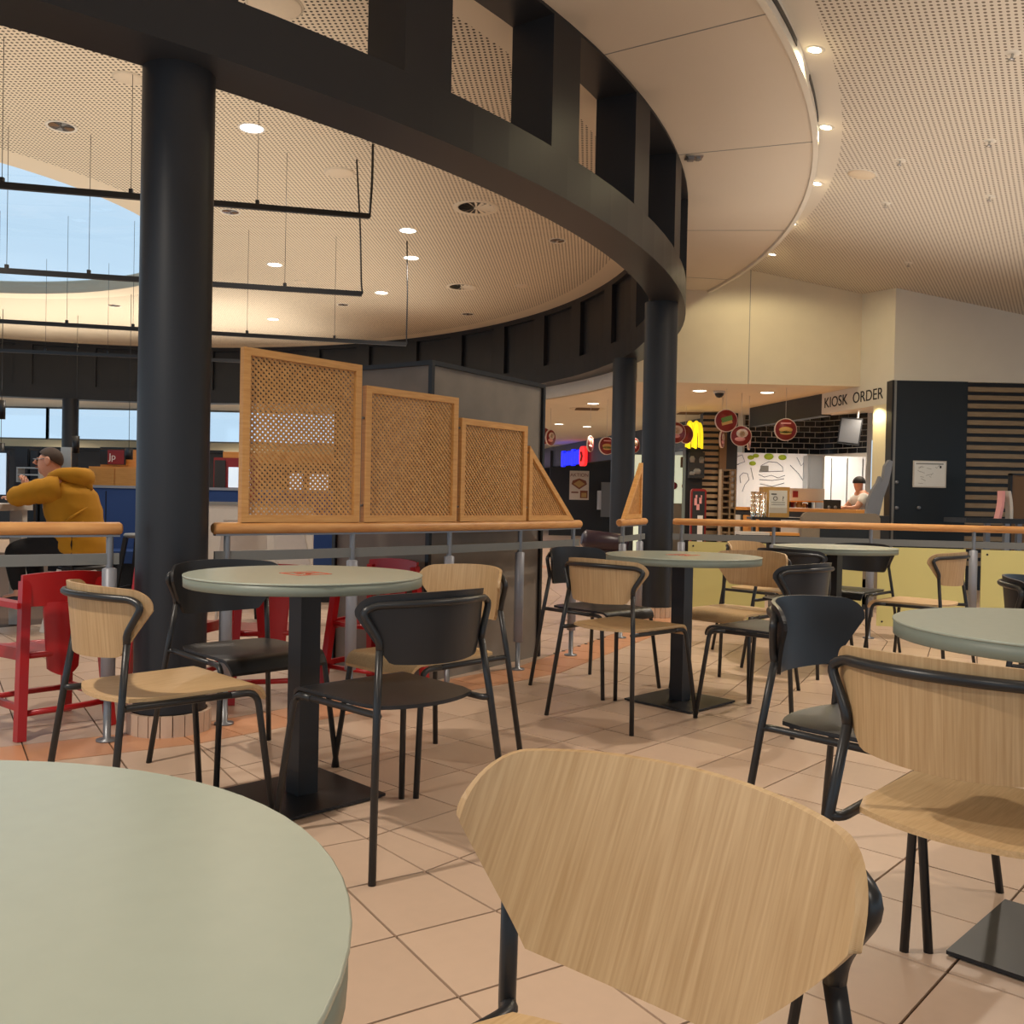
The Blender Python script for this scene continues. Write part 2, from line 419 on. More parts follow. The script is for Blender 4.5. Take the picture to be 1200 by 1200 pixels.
# terrace ceiling: one plane falling to the right, cut round along the soffit
def zp(x, y): return 3.80 - .19 * (x - 4.6) + .068 * (y - 12)
co = MB(); RR = (9.45, 11, 13, 15.5, 18.5); NA = 110; A0, A1 = -2.2, .62; vs_ = []
for th_ in (0, .14):
    for r in RR:
        for i in range(NA + 1):
            a = A0 + (A1 - A0) * i / NA; x, y = CX + r * math.cos(a), CY + r * math.sin(a); vs_.append((x, y, zp(x, y) + th_))
k_ = NA + 1; o_ = len(RR) * k_
fs = [(j * k_ + i, j * k_ + i + 1, (j + 1) * k_ + i + 1, (j + 1) * k_ + i) for j in range(len(RR) - 1) for i in range(NA)]
fs += [tuple(o_ + q for q in f)[::-1] for f in fs]
co.add(vs_, fs); ceil_out = struct('ceiling_2', co, M['perf_out'], 'perforated sloping ceiling over the dining terrace')

# columns
def column(x, y, z1, label, base=True):
    t = thing('round_column', label, 'column', (x, y, 0), 0)
    z0 = .09 if base else 0
    c = MB(); c.lathe([(.148, z0), (.148, z1)], 40); c.build('shaft', M['dark'], t)
    if base:
        cc = MB(); cc.lathe([(.02, 0), (.158, 0), (.158, .086), (.02, .086)], 32); cc.build('plinth_core', M['grout'], t)
        bm = None
        for k in range(22):
            a0, a1 = 2 * PI * k / 22 + .012, 2 * PI * (k + 1) / 22 - .012
            p = [(r * math.cos(a), r * math.sin(a)) for r, a in ((.157, a0), (.172, a0), (.172, (a0 + a1) / 2), (.172, a1), (.157, a1))]
            b = MB(); b.prism(p, 0, .088); b.build('plinth_tile', M['tile'], t)
    return t
c1 = V(-1.455, 3.97); 
column(-1.455, 3.985, 2.80, 'thick dark round column behind the table with two black chairs, left')
column(1.30, 8.34, 2.80, 'dark round column at the left end of the yellow panel railing')
column(1.372, 11.63, 2.80, 'dark round column farther back, left of the one by the yellow panels', False)
column(-8.60, 18.05, 2.80, 'far dark round column between the two bright window bands', False)

# ------------------------------------------------------------------ dining chairs and tables
STD = dict(rs=.80, rd=.040, W=.246, y0=-.24, dep=.118, pw=2.0, rec=.10, s0=.64, conv=.014, ex=1.05, tip=.08, sz=1)
NEAR = dict(rs=.76, rd=.056, W=.256, y0=-.193, dep=.072, pw=2.0, rec=.50, s0=.48, conv=.033, ex=.93, tip=.14, sz=.97)   # a chair with a springier, more reclined back
def shell_fn(u, v, S=STD):
    """backrest: u along the curve 0..1, v from bottom to top"""
    q = 2 * u - 1; s = abs(q)
    zt = .756 - .014 * q * q - (S['rd'] * (1 - math.sqrt(max(0, 1 - ((s - S['rs']) / (1 - S['rs'])) ** 2))) if s > S['rs'] else 0)
    k = max(0, (s - S['s0']) / (1 - S['s0'])); zb = .552 + S['conv'] * s * s + (.176 - S['rd'] - S['conv']) * k ** S['ex']
    zb = min(zb, zt - .002); z = zb + (zt - zb) * v
    return V(S['W'] * q * (1 - S['tip'] * s * s), S['y0'] + S['dep'] * s ** S['pw'] - S['rec'] * (z - .66), z * S['sz'])
def make_chair(name, label, black=False, S=STD):
    t = thing(name, label, 'chair')
    wood_, seatm = (M['blackshell'], M['blackshell']) if black else (M['oak'], M['oakseat'])
    def q(u): return .5 + .5 * math.sin((u - .5) * PI) * (1) if True else u
    fn = lambda u, v: shell_fn(q(u), v, S)
    def th(u, v, p):
        du = .002; a = shell_fn(min(1, q(u) + du), v, S); b = shell_fn(max(0, q(u) - du), v, S); d = a - b; d.z = 0; d.normalize()
        return p + V(-d.y, d.x, 0) * -.010
    s = MB(); s.grid(fn, 44, 10, True, th); s.build('backrest', wood_, t)
    # seat: dished plywood with a waterfall front
    def sf(u, v):
        x = 2 * u - 1; hw = .186 + .012 * v; ex = 1 - .0
        if v < .8:
            k = v / .8; y = -.205 + .40 * k + .040 * x * x * (1 - k) ; z = .442 - .010 * (1 - x * x) * math.sin(PI * min(1, k + .1)) 
            r = 1 - .10 * max(0, (1 - k * 6)) * abs(x)
        else:
            k = (v - .8) / .2; a = k * 1.25; y = .195 + .055 * math.sin(a); z = .442 - .055 * (1 - math.cos(a)) * 1.15; r = 1 - .06 * k * k
        return V(x * hw * r, y, z)
    s = MB(); s.grid(sf, 12, 22, True, lambda u, v, p: p + V(0, -.004 if v > .85 else 0, -.011)); s.build('seat', seatm, t)
    R = .0105
    for sg in (-1, 1):
        s = MB(); s.tube([(sg * .252, -.252, 0), (sg * .209, -.202, .43), (sg * .188, -.181, .60)], R); s.build('leg', M['tubing'], t)
        s = MB(); s.tube(fillet([(sg * .203, .12, .421), (sg * .206, .205, .421), (sg * .242, .252, 0)], .04), R); s.build('leg', M['tubing'], t)
        s = MB(); s.tube(fillet([(sg * .209, -.202, .424), (sg * .191, -.190, .422), (sg * .203, .125, .421)], .03), R * .95); s.build('seat_rail', M['tubing'], t)
    # curved tube behind the backrest, from one rear leg to the other
    mid = []
    for i in range(13):
        qq = -.88 + 1.76 * i / 12; p = shell_fn((qq + 1) / 2, .8, S); mid.append(V(p.x * .985, p.y - .021, .717 * S['sz'] + .010 * (1 - qq * qq)))
    ye = shell_fn(.97, .5, S).y - .022; xe = shell_fn(1, .5, S).x + .008
    path = fillet([V(-.188, -.181, .597), V(-.191, -.184, .625), V(-xe, ye, .702 * S['sz'])] + mid + [V(xe, ye, .702 * S['sz']), V(.191, -.184, .625), V(.188, -.181, .597)], .022, 4)
    s = MB(); s.tube(path, R); s.build('back_frame', M['tubing'], t)
    return t

protos = {}
def chair(x, y, facing, black, label, group=None, S=STD):
    """facing = direction (dx, dy) the sitter looks"""
    key = (black, S is NEAR)
    if key not in protos:
        o = protos[key] = make_chair('dining_chair', label, black, S)
    else:
        o = copy_tree(protos[key])
    o['label'] = label
    o['group'] = group or 'oak and black tube chairs around the tables'
    if black and not group: o['group'] = 'black tube chairs around the tables'
    o.location = (x, y, 0); o.rotation_euler = (0, 0, math.atan2(facing[1], facing[0]) - PI / 2)
    return o

def table(x, y, label, deco=None, rot=PI / 4, D=.785):
    t = thing('round_table', label, 'table', (x, y, 0), rot, 'round sage tables on black pedestals')
    r = D / 2
    s = MB(); s.lathe([(.001, .712), (r - .004, .712), (r - .002, .7135), (r - .002, .744), (r - .006, .744), (.001, .744)], 72); s.build('edge_band', M['tableedge'], t)
    s = MB(); s.lathe([(.001, .744), (r - .0015, .744), (r, .7455), (r, .7485), (r - .0015, .75), (.001, .75)], 72); s.sm = [i // 72 not in (0, 4) for i in range(len(s.f))]; s.build('tabletop', M['table'], t)
    s = MB(); s.box(-.038, -.038, .013, .038, .038, .7125); s.build('pedestal', M['black'], t)
    s = MB(); s.box(-.2, -.2, .005, .2, .2, .014); s.build('base_plate', M['black'], t)
    for i in (-1, 1):
        for j in (-1, 1):
            s = MB(); s.cyl(.014, 0, .006, (i * .18, j * .18, 0), 10); s.build('glide_foot', M['tubing'], t)
    s = MB(); s.box(-.14, -.14, .704, .14, .14, .713); s.build('mounting_plate', M['black'], t)
    if deco:
        s = MB(); L_ = [V(-.06, -.06, 0), V(-.06, .06, 0), V(.06, .06, 0), V(.06, -.06, 0)]
        for i in range(4): s.beam(L_[i] + V(0, 0, .7505), L_[(i + 1) % 4] + V(0, 0, .7505), .010, .0012)
        for k in range(9):
            a = k * 2.4; rr = .012 + .004 * k
            s.beam(V(rr * math.cos(a) - .012, rr * math.sin(a), .7505), V(rr * math.cos(a) + .012, rr * math.sin(a), .7505), .008, .0012)
        o = s.build('printed_mark', M['tablered'], t); o['label'] = 'red printed diamond mark'
    return t
M['tablered'] = mat('red table print', (196, 92, 64), .6)

D = .7071
table(-.690, 3.125, 'round sage table with red mark, thick column behind it', True)
table(.875, 4.73, 'round sage table with faint red mark, before the walkway gap', True)
table(1.285, 2.09, 'round sage table cut by the right edge, beside oak chair')
table(2.13, 6.12, 'farthest round sage table, standing before the yellow railing panels')
table(-.480, .503, 'large foreground round sage table at the lower left')
chair(-.345, 2.765, (-D, D), True, 'black chair at marked table seen from behind, nearest to camera there')
chair(-.297, 3.47, (-D, -D), False, 'oak chair facing camera at marked table, before grey block')
chair(-.985, 3.47, (D, -D), True, 'black chair behind marked table, in front of the thick column')
chair(-1.045, 2.785, (D, D), False, 'oak chair left of the marked table, red high chairs behind it')
chair(.538, 4.374, (D, D), False, 'oak chair seen from behind at the table before the walkway gap')
chair(.475, 5.08, (D, -D), True, 'black chair beside walkway gap, behind the oak chair seen from behind')
chair(1.235, 5.085, (-D, -D), False, 'oak chair right behind the faintly marked table, facing the camera')
chair(1.235, 4.375, (-D, D), True, 'black chair seen from behind right of the faintly marked table')
chair(.908, 1.76, (D, D), False, 'large oak chair seen from behind at the right edge table')
chair(.962, 2.455, (D, -D), True, 'black chair with bluish sheen, facing right at the right edge table')
chair(1.80, 5.76, (D, D), True, 'black chair seen from behind at the farthest table')
chair(1.77, 6.46, (D, -D), False, 'oak chair left of farthest table, close before first yellow panel')
chair(2.38, 6.50, (-D, -D), True, 'black chair behind the farthest table, its back below the tabletop')
chair(2.53, 5.74, (-D, D), False, 'oak chair right of the farthest table, seen from its side')
chair(2.17, 3.55, (D, -.5), True, 'black chair cut by the right edge of the photo')
chair(.027, .792, (-.667, -.745), False, 'foreground oak chair, its wide backrest filling the lower middle', None, NEAR)


# ------------------------------------------------------------------ railings
def rail_post(t, x, y, z1=.80, r=.028):
    s = MB(); s.lathe([(.001, 0), (.042, 0), (.042, .008), (.015, .012), (.015, .17)], 16, (x, y, 0)); s.build('post_foot', M['steel'], t)
    s = MB(); s.lathe([(.015, .165), (r, .168), (r, .70), (.016, .705)], 16, (x, y, 0)); s.build('post', M['steelpaint'], t)
    s = MB(); s.lathe([(.014, .70), (.014, z1 + .04)], 12, (x, y, 0)); s.build('post_head', M['steel'], t)

def arc_rail(label, a0, a1, posts, R=8.17):
    t = thing('railing', label, 'railing')
    n = 14; pts = [polar(R, a0 + (a1 - a0) * i / n) for i in range(n + 1)]
    ext0, ext1 = (pts[0] - pts[1]).normalized() * .01, (pts[-1] - pts[-2]).normalized() * .01
    P = [p + V(0, 0, .862) for p in pts]; P = [P[0] + ext0] + P + [P[-1] + ext1]
    s = MB(); s.tube(P, [.020] + [.027] * (n + 1) + [.020], 14); s.build('handrail', M['beechrail'], t)
    s = MB()
    for i in range(n): s.beam(pts[i] + V(0, 0, .74), pts[i + 1] + V(0, 0, .74), .012, .045)
    s.build('flat_bar', M['barpaint'], t)
    s = MB()
    for i in range(n): s.beam(pts[i] + V(0, 0, .834), pts[i + 1] + V(0, 0, .834), .03, .008)
    s.build('rail_strip', M['steel'], t)
    for a in posts:
        p = polar(R, a); rail_post(t, p.x, p.y)
    return t
arc_rail('wooden handrail on grey posts running off the left edge before the person', -60, -51.75, (-52.0, -56.6))
r2 = arc_rail('long wooden handrail on grey posts carrying four lattice screens', -48.95, -29.6, (-48.55, -43.95, -39.3, -34.8, -30.2))
arc_rail('short wooden handrail stub carrying the single narrow lattice wedge', -24.2, -18.6, (-23.6, -19.9))

def lattice(label, pa, pb, za, zb, z0=.889, side=0):
    """diagonal lattice in a beech frame between pa and pb (ground points); za, zb = heights at the two ends"""
    t = thing('lattice_screen', label, 'screen', (pa.x, pa.y, 0), math.atan2(pb.y - pa.y, pb.x - pa.x), 'beech lattice screens on the handrails')
    L = (pb - pa).length; fr = .034
    poly = [(0, z0), (L, z0), (L, zb), (0, za)]
    if za - z0 < .05: poly = [(0, z0), (L, z0), (L, zb)]
    if zb - z0 < .05: poly = [(0, z0), (L, z0), (0, za)]
    ctr = V(sum(p[0] for p in poly) / len(poly), 0, sum(p[1] for p in poly) / len(poly))
    n = len(poly); inset = []
    # frame bars as mitred pieces
    def line(i):
        a, b = V(poly[i][0], poly[i][1]), V(poly[(i + 1) % n][0], poly[(i + 1) % n][1]); d = (b - a).normalized(); nn = V(-d.y, d.x)
        return a + nn * fr, d
    def inter(p, d, q, e):
        den = d.x * e.y - d.y * e.x; k = ((q.x - p.x) * e.y - (q.y - p.y) * e.x) / den; return p + d * k
    for i in range(n):
        p, d = line((i - 1) % n); q, e = line(i); inset.append(inter(p, d, q, e))
    for i in range(n):
        j = (i + 1) % n; pp = [poly[i], poly[j], tuple(inset[j]), tuple(inset[i])]
        s = MB(); m = Matrix.Rotation(PI / 2, 4, 'X'); s.prism(pp, -.017, .017, m); s.build('frame_bar', M['beech'], t)
    # slats: two layers of thin strips at 45 degrees, clipped to the inset polygon
    ip = [(p.x, p.y) for p in inset]; pitch, wd = .0265, .0098
    lo = [min(p[i] for p in ip) for i in (0, 1)]; hi = [max(p[i] for p in ip) for i in (0, 1)]
    for layer, sg in ((-.002, 1), (.002, -1)):
        s = MB(); k = -2.5
        while k < 2.5:
            c = k; k += pitch
            # strip along direction (1, sg): |sg*x - z - c| < wd
            big = [(x, sg * x - c + o) for x, o in ((lo[0] - 1, -wd * .72), (hi[0] + 1, -wd * .72), (hi[0] + 1, wd * .72), (lo[0] - 1, wd * .72))]
            for i in range(n):
                a, b = ip[i], ip[(i + 1) % n]; nx, ny = (b[1] - a[1]), -(b[0] - a[0]); big = clip(big, (nx, ny), a[0] * nx + a[1] * ny)
                if len(big) < 3: break
            if len(big) < 3: continue
            s.prism(big, layer - .002, layer + .002, Matrix.Rotation(PI / 2, 4, 'X'))
        o = s.build('lattice', M['slat'], t); o['kind'] = 'stuff'
    return t
def scr(a0, a1, za, zb, label, R=8.17):
    lattice(label, polar(R, a0), polar(R, a1), za, zb)
scr(-48.15, -43.75, 1.665, 1.655, 'tallest beech lattice screen on the handrail, bright windows behind')
scr(-43.55, -39.05, 1.56, 1.56, 'second tallest beech lattice screen, right of the tallest')
scr(-38.85, -34.55, 1.455, 1.455, 'third beech lattice screen, stepping down beside the grey block corner')
scr(-34.35, -30.35, 1.34, .89, 'triangular lattice wedge closing the row of four screens')
scr(-23.6, -20.0, .89, 1.33, 'single narrow lattice wedge before the dark round column')
for a, zs in ((-43.65, (.97, 1.4)), (-38.95, (.97, 1.4)), (-34.45, (.97, 1.3))):
    for z in zs:
        p = polar(8.17, a); s = MB(); s.cyl(.006, -.02, .02, (0, 0, 0), 8, Matrix.Translation(p + V(0, 0, z)) @ Matrix.Rotation(math.radians(a), 4, 'Z') @ Matrix.Rotation(PI / 2, 4, 'X')); s.build('screen_bolt', M['steel'], r2)

# straight rail with yellow panels
t = thing('panel_railing', 'wooden handrail with yellow panels on grey posts at the right', 'railing')
PA, PB = V(1.30, 7.50, 0), V(4.90, 6.72, 0); dr = (PB - PA).normalized()
s = MB(); s.tube([PA + V(0, 0, .866), PA + dr * .02 + V(0, 0, .866), PB + V(0, 0, .866)], [.02, .027, .027], 14); s.build('handrail', M['beechrail'], t)
s = MB(); s.beam(PA + V(0, 0, .745) , PB + V(0, 0, .745), .014, .05); s.build('flat_bar', M['barpaint'], t)
PO = [.07, .785, 1.51, 2.245, 2.98, 3.6]
for d in PO:
    p = PA + dr * d; rail_post(t, p.x, p.y, .82, .03)
nrm = V(dr.y, -dr.x, 0)
for i in range(5):
    a, b = PA + dr * (PO[i] + .055), PA + dr * (PO[i + 1] - .055)
    o_ = nrm * .0
    s = MB(); s.beam(a + V(0, 0, .405), b + V(0, 0, .405), .012, .61); s.build('panel', M['yellow'], t)
    for q in (a + dr * .04, b - dr * .04):
        for z in (.135, .675):
            s = MB(); s.cyl(.008, -.009, .009, (0, 0, 0), 8, Matrix.Translation(q + V(0, 0, z)) @ Matrix.Rotation(math.atan2(dr.y, dr.x), 4, 'Z') @ Matrix.Rotation(PI / 2, 4, 'X')); s.build('screw', M['black'], t)

# ------------------------------------------------------------------ grey partition block
t = thing('partition_block', 'grey concrete look partition block with black edge trims', 'partition', (-.45, 5.06, 0), math.atan2(.975, .655))
Lx, Ly, H = 1.172, .73, 1.765
s = MB(); s.box(.02, .02, .0, Lx - .02, Ly - .02, H - .02); s.build('core', M['concrete'], t)
for x, y in ((0, 0), (Lx - .025, 0), (0, Ly - .025), (Lx - .025, Ly - .025)):
    s = MB(); s.box(x, y, 0, x + .025, y + .025, H); s.build('corner_trim', M['black'], t)
for a in ((.025, 0, Lx - .025, .025), (.025, Ly - .025, Lx - .025, Ly), (0, .025, .025, Ly - .025), (Lx - .025, .025, Lx, Ly - .025)):
    s = MB(); s.box(a[0], a[1], H - .025, a[2], a[3], H); s.build('top_trim', M['black'], t)

# ------------------------------------------------------------------ red children's chairs
def red_chair(x, y, rz, label, proto=[]):
    if proto:
        o = copy_tree(proto[0]); o['label'] = label; o.location = (x, y, 0); o.rotation_euler = (0, 0, rz); return o
    t = thing('child_chair', label, 'chair', (x, y, 0), rz, 'red wooden child chairs behind the railing'); proto.append(t)
    m = M['red']
    for sg in (-1, 1):
        s = MB(); s.beam((sg * .19, -.20, 0), (sg * .15, -.14, .64), .036, .04, V(0, 1, 0)); s.build('leg', m, t)
        s = MB(); s.beam((sg * .19, .20, 0), (sg * .165, .13, .53), .036, .04, V(0, 1, 0)); s.build('leg', m, t)
        s = MB(); s.beam((sg * .160, -.15, .54), (sg * .165, .16, .54), .05, .024); s.build('armrest', m, t)
        s = MB(); s.beam((sg * .168, -.16, .345), (sg * .172, .15, .335), .022, .05); s.build('seat_rail', m, t)
        s = MB(); s.beam((sg * .182, -.18, .13), (sg * .184, .18, .13), .02, .026); s.build('stretcher', m, t)
    s = MB()
    s.grid(lambda u, v: V(-.165 + .33 * u, -.145 - .03 * (1 - (2 * u - 1) ** 2) - .01 * v, .535 + .13 * v + .012 * (1 - (2 * u - 1) ** 2) * v), 12, 3, True, lambda u, v, p: p + V(0, .018, 0)); s.build('top_rail', m, t)
    s = MB()
    s.grid(lambda u, v: V((-.085 + .17 * u) * (.75 + .25 * v), -.165 - .02 * (1 - (2 * u - 1) ** 2), .27 + .28 * v - .03 * (1 - (2 * u - 1) ** 2) * (1 - v)), 10, 6, True, lambda u, v, p: p + V(0, .014, 0)); s.build('back_splat', m, t)
    s = MB(); s.grid(lambda u, v: V((-.165 + .33 * u), -.15 + .31 * v, .352 - .008 * math.sin(PI * u)), 8, 6, True, lambda u, v, p: p + V(0, 0, -.016)); s.build('seat', m, t)
    for y, z in ((-.155, .335), (.145, .335), (-.182, .105), (.183, .115)):
        s = MB(); s.tube([(-.18, y, z), (0, y - .012 * (1 if y < 0 else -1), z), (.18, y, z)], .013, 8); s.build('cross_rail', m, t)
    return t
red_chair(-2.0, 4.0, .9, 'red child chair at far left seen from behind, below the handrail')
red_chair(-1.68, 4.74, -.1, 'red child chair hidden behind the oak chair and the left column')
red_chair(-1.21, 4.70, .3, 'red child chair under the marked table, right of the thick column')
red_chair(-.72, 4.98, 2.6, 'red child chair beside grey block, half behind the black chair')

# ------------------------------------------------------------------ seated person
def skin_mesh(name, nodes, edges, mat_, parent, sub=2):
    """nodes: name -> (pos, radius x, radius y)"""
    me = bpy.data.meshes.new(name); keys = list(nodes); ix = {k: i for i, k in enumerate(keys)}
    me.from_pydata([nodes[k][0] for k in keys], [(ix[a], ix[b]) for a, b in edges], []); me.update()
    o = bpy.data.objects.new(name, me); COL.objects.link(o)
    sk_ = o.modifiers.new('skin', 'SKIN'); sk_.use_smooth_shade = True
    sv = me.skin_vertices[0].data if me.skin_vertices else None
    for i, k in enumerate(keys):
        sv[i].radius = (nodes[k][1], nodes[k][2] if len(nodes[k]) > 2 else nodes[k][1]); sv[i].use_root = (i == 0)
    ss = o.modifiers.new('sub', 'SUBSURF'); ss.levels = sub; ss.render_levels = sub
    bpy.context.view_layer.update()
    dg = bpy.context.evaluated_depsgraph_get()
    nm = bpy.data.meshes.new_from_object(o.evaluated_get(dg)); nm.name = name
    bpy.data.objects.remove(o)
    nm.materials.clear(); nm.materials.append(mat_)
    for p in nm.polygons: p.use_smooth = True
    ob = bpy.data.objects.new(name, nm); COL.objects.link(ob); ob.parent = parent
    return ob

# local frame: sitter looks along -x (the photo's left), y away from the camera
PXo = V(-3.16, 6.8, 0)
per = thing('person', 'person in a mustard hoodie leaning on the high table at left', 'person', PXo)
bn, be = {}, []
def N_(k, p, r, r2=None): bn[k] = (p, r, r2 or r)
N_('pelvis', (0, 0, .66), .11, .13); N_('waist', (-.02, 0, .76), .11, .14); N_('chest', (-.07, 0, .95), .12, .16); N_('upchest', (-.13, 0, 1.06), .09, .13)
N_('neck', (-.185, 0, 1.115), .052); N_('skull0', (-.215, 0, 1.165), .058); N_('skull1', (-.235, 0, 1.235), .085, .075); N_('skull2', (-.225, 0, 1.29), .072, .066)
N_('jaw', (-.275, 0, 1.165), .042, .042); N_('chin', (-.305, 0, 1.152), .026, .03)
be += [('pelvis', 'waist'), ('waist', 'chest'), ('chest', 'upchest'), ('upchest', 'neck'), ('neck', 'skull0'), ('skull0', 'skull1'), ('skull1', 'skull2'), ('skull0', 'jaw'), ('jaw', 'chin')]
for sg, nm in ((-1, 'n'), (1, 'f')):
    N_('sh' + nm, (-.11, sg * .17, 1.04), .062); 
    el = (-.33, sg * .24, .965) if sg < 0 else (-.33, sg * .24, .96)
    N_('el' + nm, el, .042)
    wr = (-.44, -.06, .955) if sg < 0 else (-.43, .04, 1.05)
    N_('fa' + nm, tuple((el[i] * .5 + wr[i] * .5) for i in range(3)), .038)
    N_('wr' + nm, wr, .026, .024)
    pa = (wr[0] - .055, wr[1] + .04, wr[2] + .002) if sg < 0 else (wr[0] + .03, wr[1] - .05, wr[2] + .03)
    N_('pa' + nm, pa, .022, .034)
    be += [('upchest', 'sh' + nm), ('sh' + nm, 'el' + nm), ('el' + nm, 'fa' + nm), ('fa' + nm, 'wr' + nm), ('wr' + nm, 'pa' + nm)]
    hip = (-.03, sg * .10, .60); kn = (-.42, sg * .13, .60); an_ = (-.36, sg * .13, .25); to = (-.50, sg * .14, .215)
    N_('hip' + nm, hip, .095); N_('kn' + nm, kn, .062); N_('an' + nm, an_, .042); N_('to' + nm, to, .034)
    be += [('pelvis', 'hip' + nm), ('hip' + nm, 'kn' + nm), ('kn' + nm, 'an' + nm), ('an' + nm, 'to' + nm)]
    for k in range(5):
        if k < 4:
            off = (k - 1.5) * .019
            if sg < 0: b0 = V(pa[0] - .03, pa[1] + .03 , pa[2] + .004) + V(.6, .8, 0) * 0 + V(-.7, -.7, 0) * 0 + V(.013, -.013, 0) * (k - 1.5) * 1.4; d = V(-.7, .7, -.12)
            else: b0 = V(pa[0] + .012, pa[1] - .03, pa[2] + .02) + V(-.016, 0, .012) * (k - 1.5); d = V(.35, -.75, -.2)
        else:
            b0 = V(pa[0] - .03, pa[1] - .012, pa[2]) if sg < 0 else V(pa[0] - .02, pa[1] + .01, pa[2] + .02); d = V(-.8, .1, .1) if sg < 0 else V(-.3, -.7, .4)
        ln = (.032, .038, .036, .028, .03)[k]
        k0 = 'fi%s%d' % (nm, k)
        N_(k0 + 'a', tuple(b0), .010); N_(k0 + 'b', tuple(b0 + d * ln), .0088); N_(k0 + 'c', tuple(b0 + d * ln * 1.7 + V(.006, 0, -.016)), .0075)
        be += [('pa' + nm, k0 + 'a'), (k0 + 'a', k0 + 'b'), (k0 + 'b', k0 + 'c')]
body = skin_mesh('body', bn, be, M['skin'], per)
# face: nose, ear, eye, mouth
hd = V(-.235, 0, 1.235)
s = MB(); s.tube([(-.312, 0, 1.25), (-.338, 0, 1.212), (-.318, 0, 1.204)], [.008, .015, .008], 8); s.build('nose', M['skin'], per)
for sg in (-1, 1):
    s = MB(); s.lathe([(.001, -.010), (.020, -.007), (.028, .002), (.018, .007), (.001, .004)], 14, (0, 0, 0), Matrix.Translation((-.205, sg * .079, 1.225)) @ Matrix.Diagonal((.8, 1, 1.25, 1)) @ Matrix.Rotation(-sg * PI / 2, 4, 'X')); s.build('ear', M['skin'], per)
    s = MB(); s.lathe([(.001, -.012), (.010, -.006), (.012, 0), (.010, .006), (.001, .012)], 10, (-.300, sg * .034, 1.238)); s.build('eye', M['ink'], per)
s = MB(); s.tube([(-.318, -.022, 1.182), (-.326, 0, 1.183), (-.318, .022, 1.182)], .0045, 6); s.build('mouth', M['brownink'], per)
s = MB(); s.tube([(-.205, -.082, 1.243), (-.30, -.062, 1.238), (-.322, -.05, 1.24), (-.325, 0, 1.243), (-.322, .05, 1.24), (-.30, .062, 1.238), (-.205, .082, 1.243)], .003, 6); s.build('glasses', M['steel'], per)
# short hair cap
def hairf(u, v):
    ph = u * 2 * PI; c = math.cos(ph); lim = 1.30 + .75 * max(0, c) - .42 * max(0, -c)
    th_ = v * lim; q = Vector((math.sin(th_) * c, math.sin(th_) * math.sin(ph), math.cos(th_)))
    return V(-.222 + q.x * .092, q.y * .080, 1.238 + q.z * .092)
s = MB(); s.grid(hairf, 24, 10); s.build('hair', M['hair'], per)
# hoodie
HS = ((.03, .545, .150, .190), (.015, .58, .178, .205), (.0, .66, .178, .205), (-.03, .78, .192, .205), (-.055, .90, .195, .210), (-.075, 1.0, .180, .205), (-.10, 1.06, .145, .18), (-.14, 1.10, .095, .12), (-.17, 1.13, .065, .075))
s = MB(); k0 = []
def hsec(v):
    f = v * (len(HS) - 1); i = min(int(f), len(HS) - 2); q = f - i; q = q * q * (3 - 2 * q) * .5 + q * .5
    return [HS[i][k] * (1 - q) + HS[i + 1][k] * q for k in range(4)]
def hoodf(u, v):
    cx_, z, rx, ry = hsec(v); a = u * 2 * PI; wr2 = .006 * math.sin(9 * z * 6.28 + 3 * math.cos(a)) * max(0, 1 - abs(v - .3) * 2.2)
    return V(cx_ + (rx + wr2) * math.cos(a), (ry + wr2) * math.sin(a), z)
s.grid(hoodf, 36, 30)
for sg, nm in ((-1, 'n'), (1, 'f')):
    e = Vector(bn['el' + nm][0]); wq = Vector(bn['wr' + nm][0]); sh = V(-.09, sg * .14, 1.02)
    m1 = sh.lerp(e, .4) + V(0, sg * .02, .012)
    path = fillet([sh, m1, e + V(-.01, 0, 0), e.lerp(wq, .45), e.lerp(wq, .85)], .09, 6); n_ = len(path)
    s.tube(path, [.098 - .050 * (i / (n_ - 1)) + .004 * math.sin(i * 1.7) for i in range(n_)], 14)
hood_o = s.build('hoodie', M['mustard'], per)
s = MB(); hp = fillet([(-.17, -.095, 1.115), (-.09, -.125, 1.135), (.0, -.085, 1.12), (.025, 0, 1.105), (.0, .085, 1.12), (-.09, .125, 1.135), (-.17, .095, 1.115)], .06, 5); n_ = len(hp)
s.tube(hp, [.030 + .045 * math.sin(PI * i / (n_ - 1)) for i in range(n_)], 12); s.tube([(-.02, 0, 1.12), (.04, 0, 1.07), (.075, 0, 1.02)], [.06, .055, .02], 10); s.build('hood', M['mustard'], per)
# folds of the hoodie back and sleeve
s = MB()
for a, b, c in (((.10, -.16, .80), (.02, -.205, .74), (-.08, -.20, .72)), ((.12, -.14, .90), (.04, -.20, .83), (-.04, -.208, .78)), ((-.12, -.235, 1.06), (-.2, -.265, 1.03), (-.28, -.275, 1.0)), ((-.12, -.235, .99), (-.2, -.27, .965), (-.27, -.28, .95))):
    s.tube([a, b, c], [.004, .012, .004], 6)
s.build('fold', M['mustard'], per)
tn = {'p': ((0, 0, .60), .14, .17)}; te = []
for sg, nm in ((-1, 'n'), (1, 'f')):
    tn['h' + nm] = ((-.06, sg * .10, .60), .105); tn['k' + nm] = ((-.42, sg * .13, .60), .076); tn['c' + nm] = ((-.39, sg * .13, .42), .064); tn['a' + nm] = ((-.36, sg * .13, .28), .054)
    te += [('p', 'h' + nm), ('h' + nm, 'k' + nm), ('k' + nm, 'c' + nm), ('c' + nm, 'a' + nm)]
skin_mesh('trousers', tn, te, M['trousers'], per)
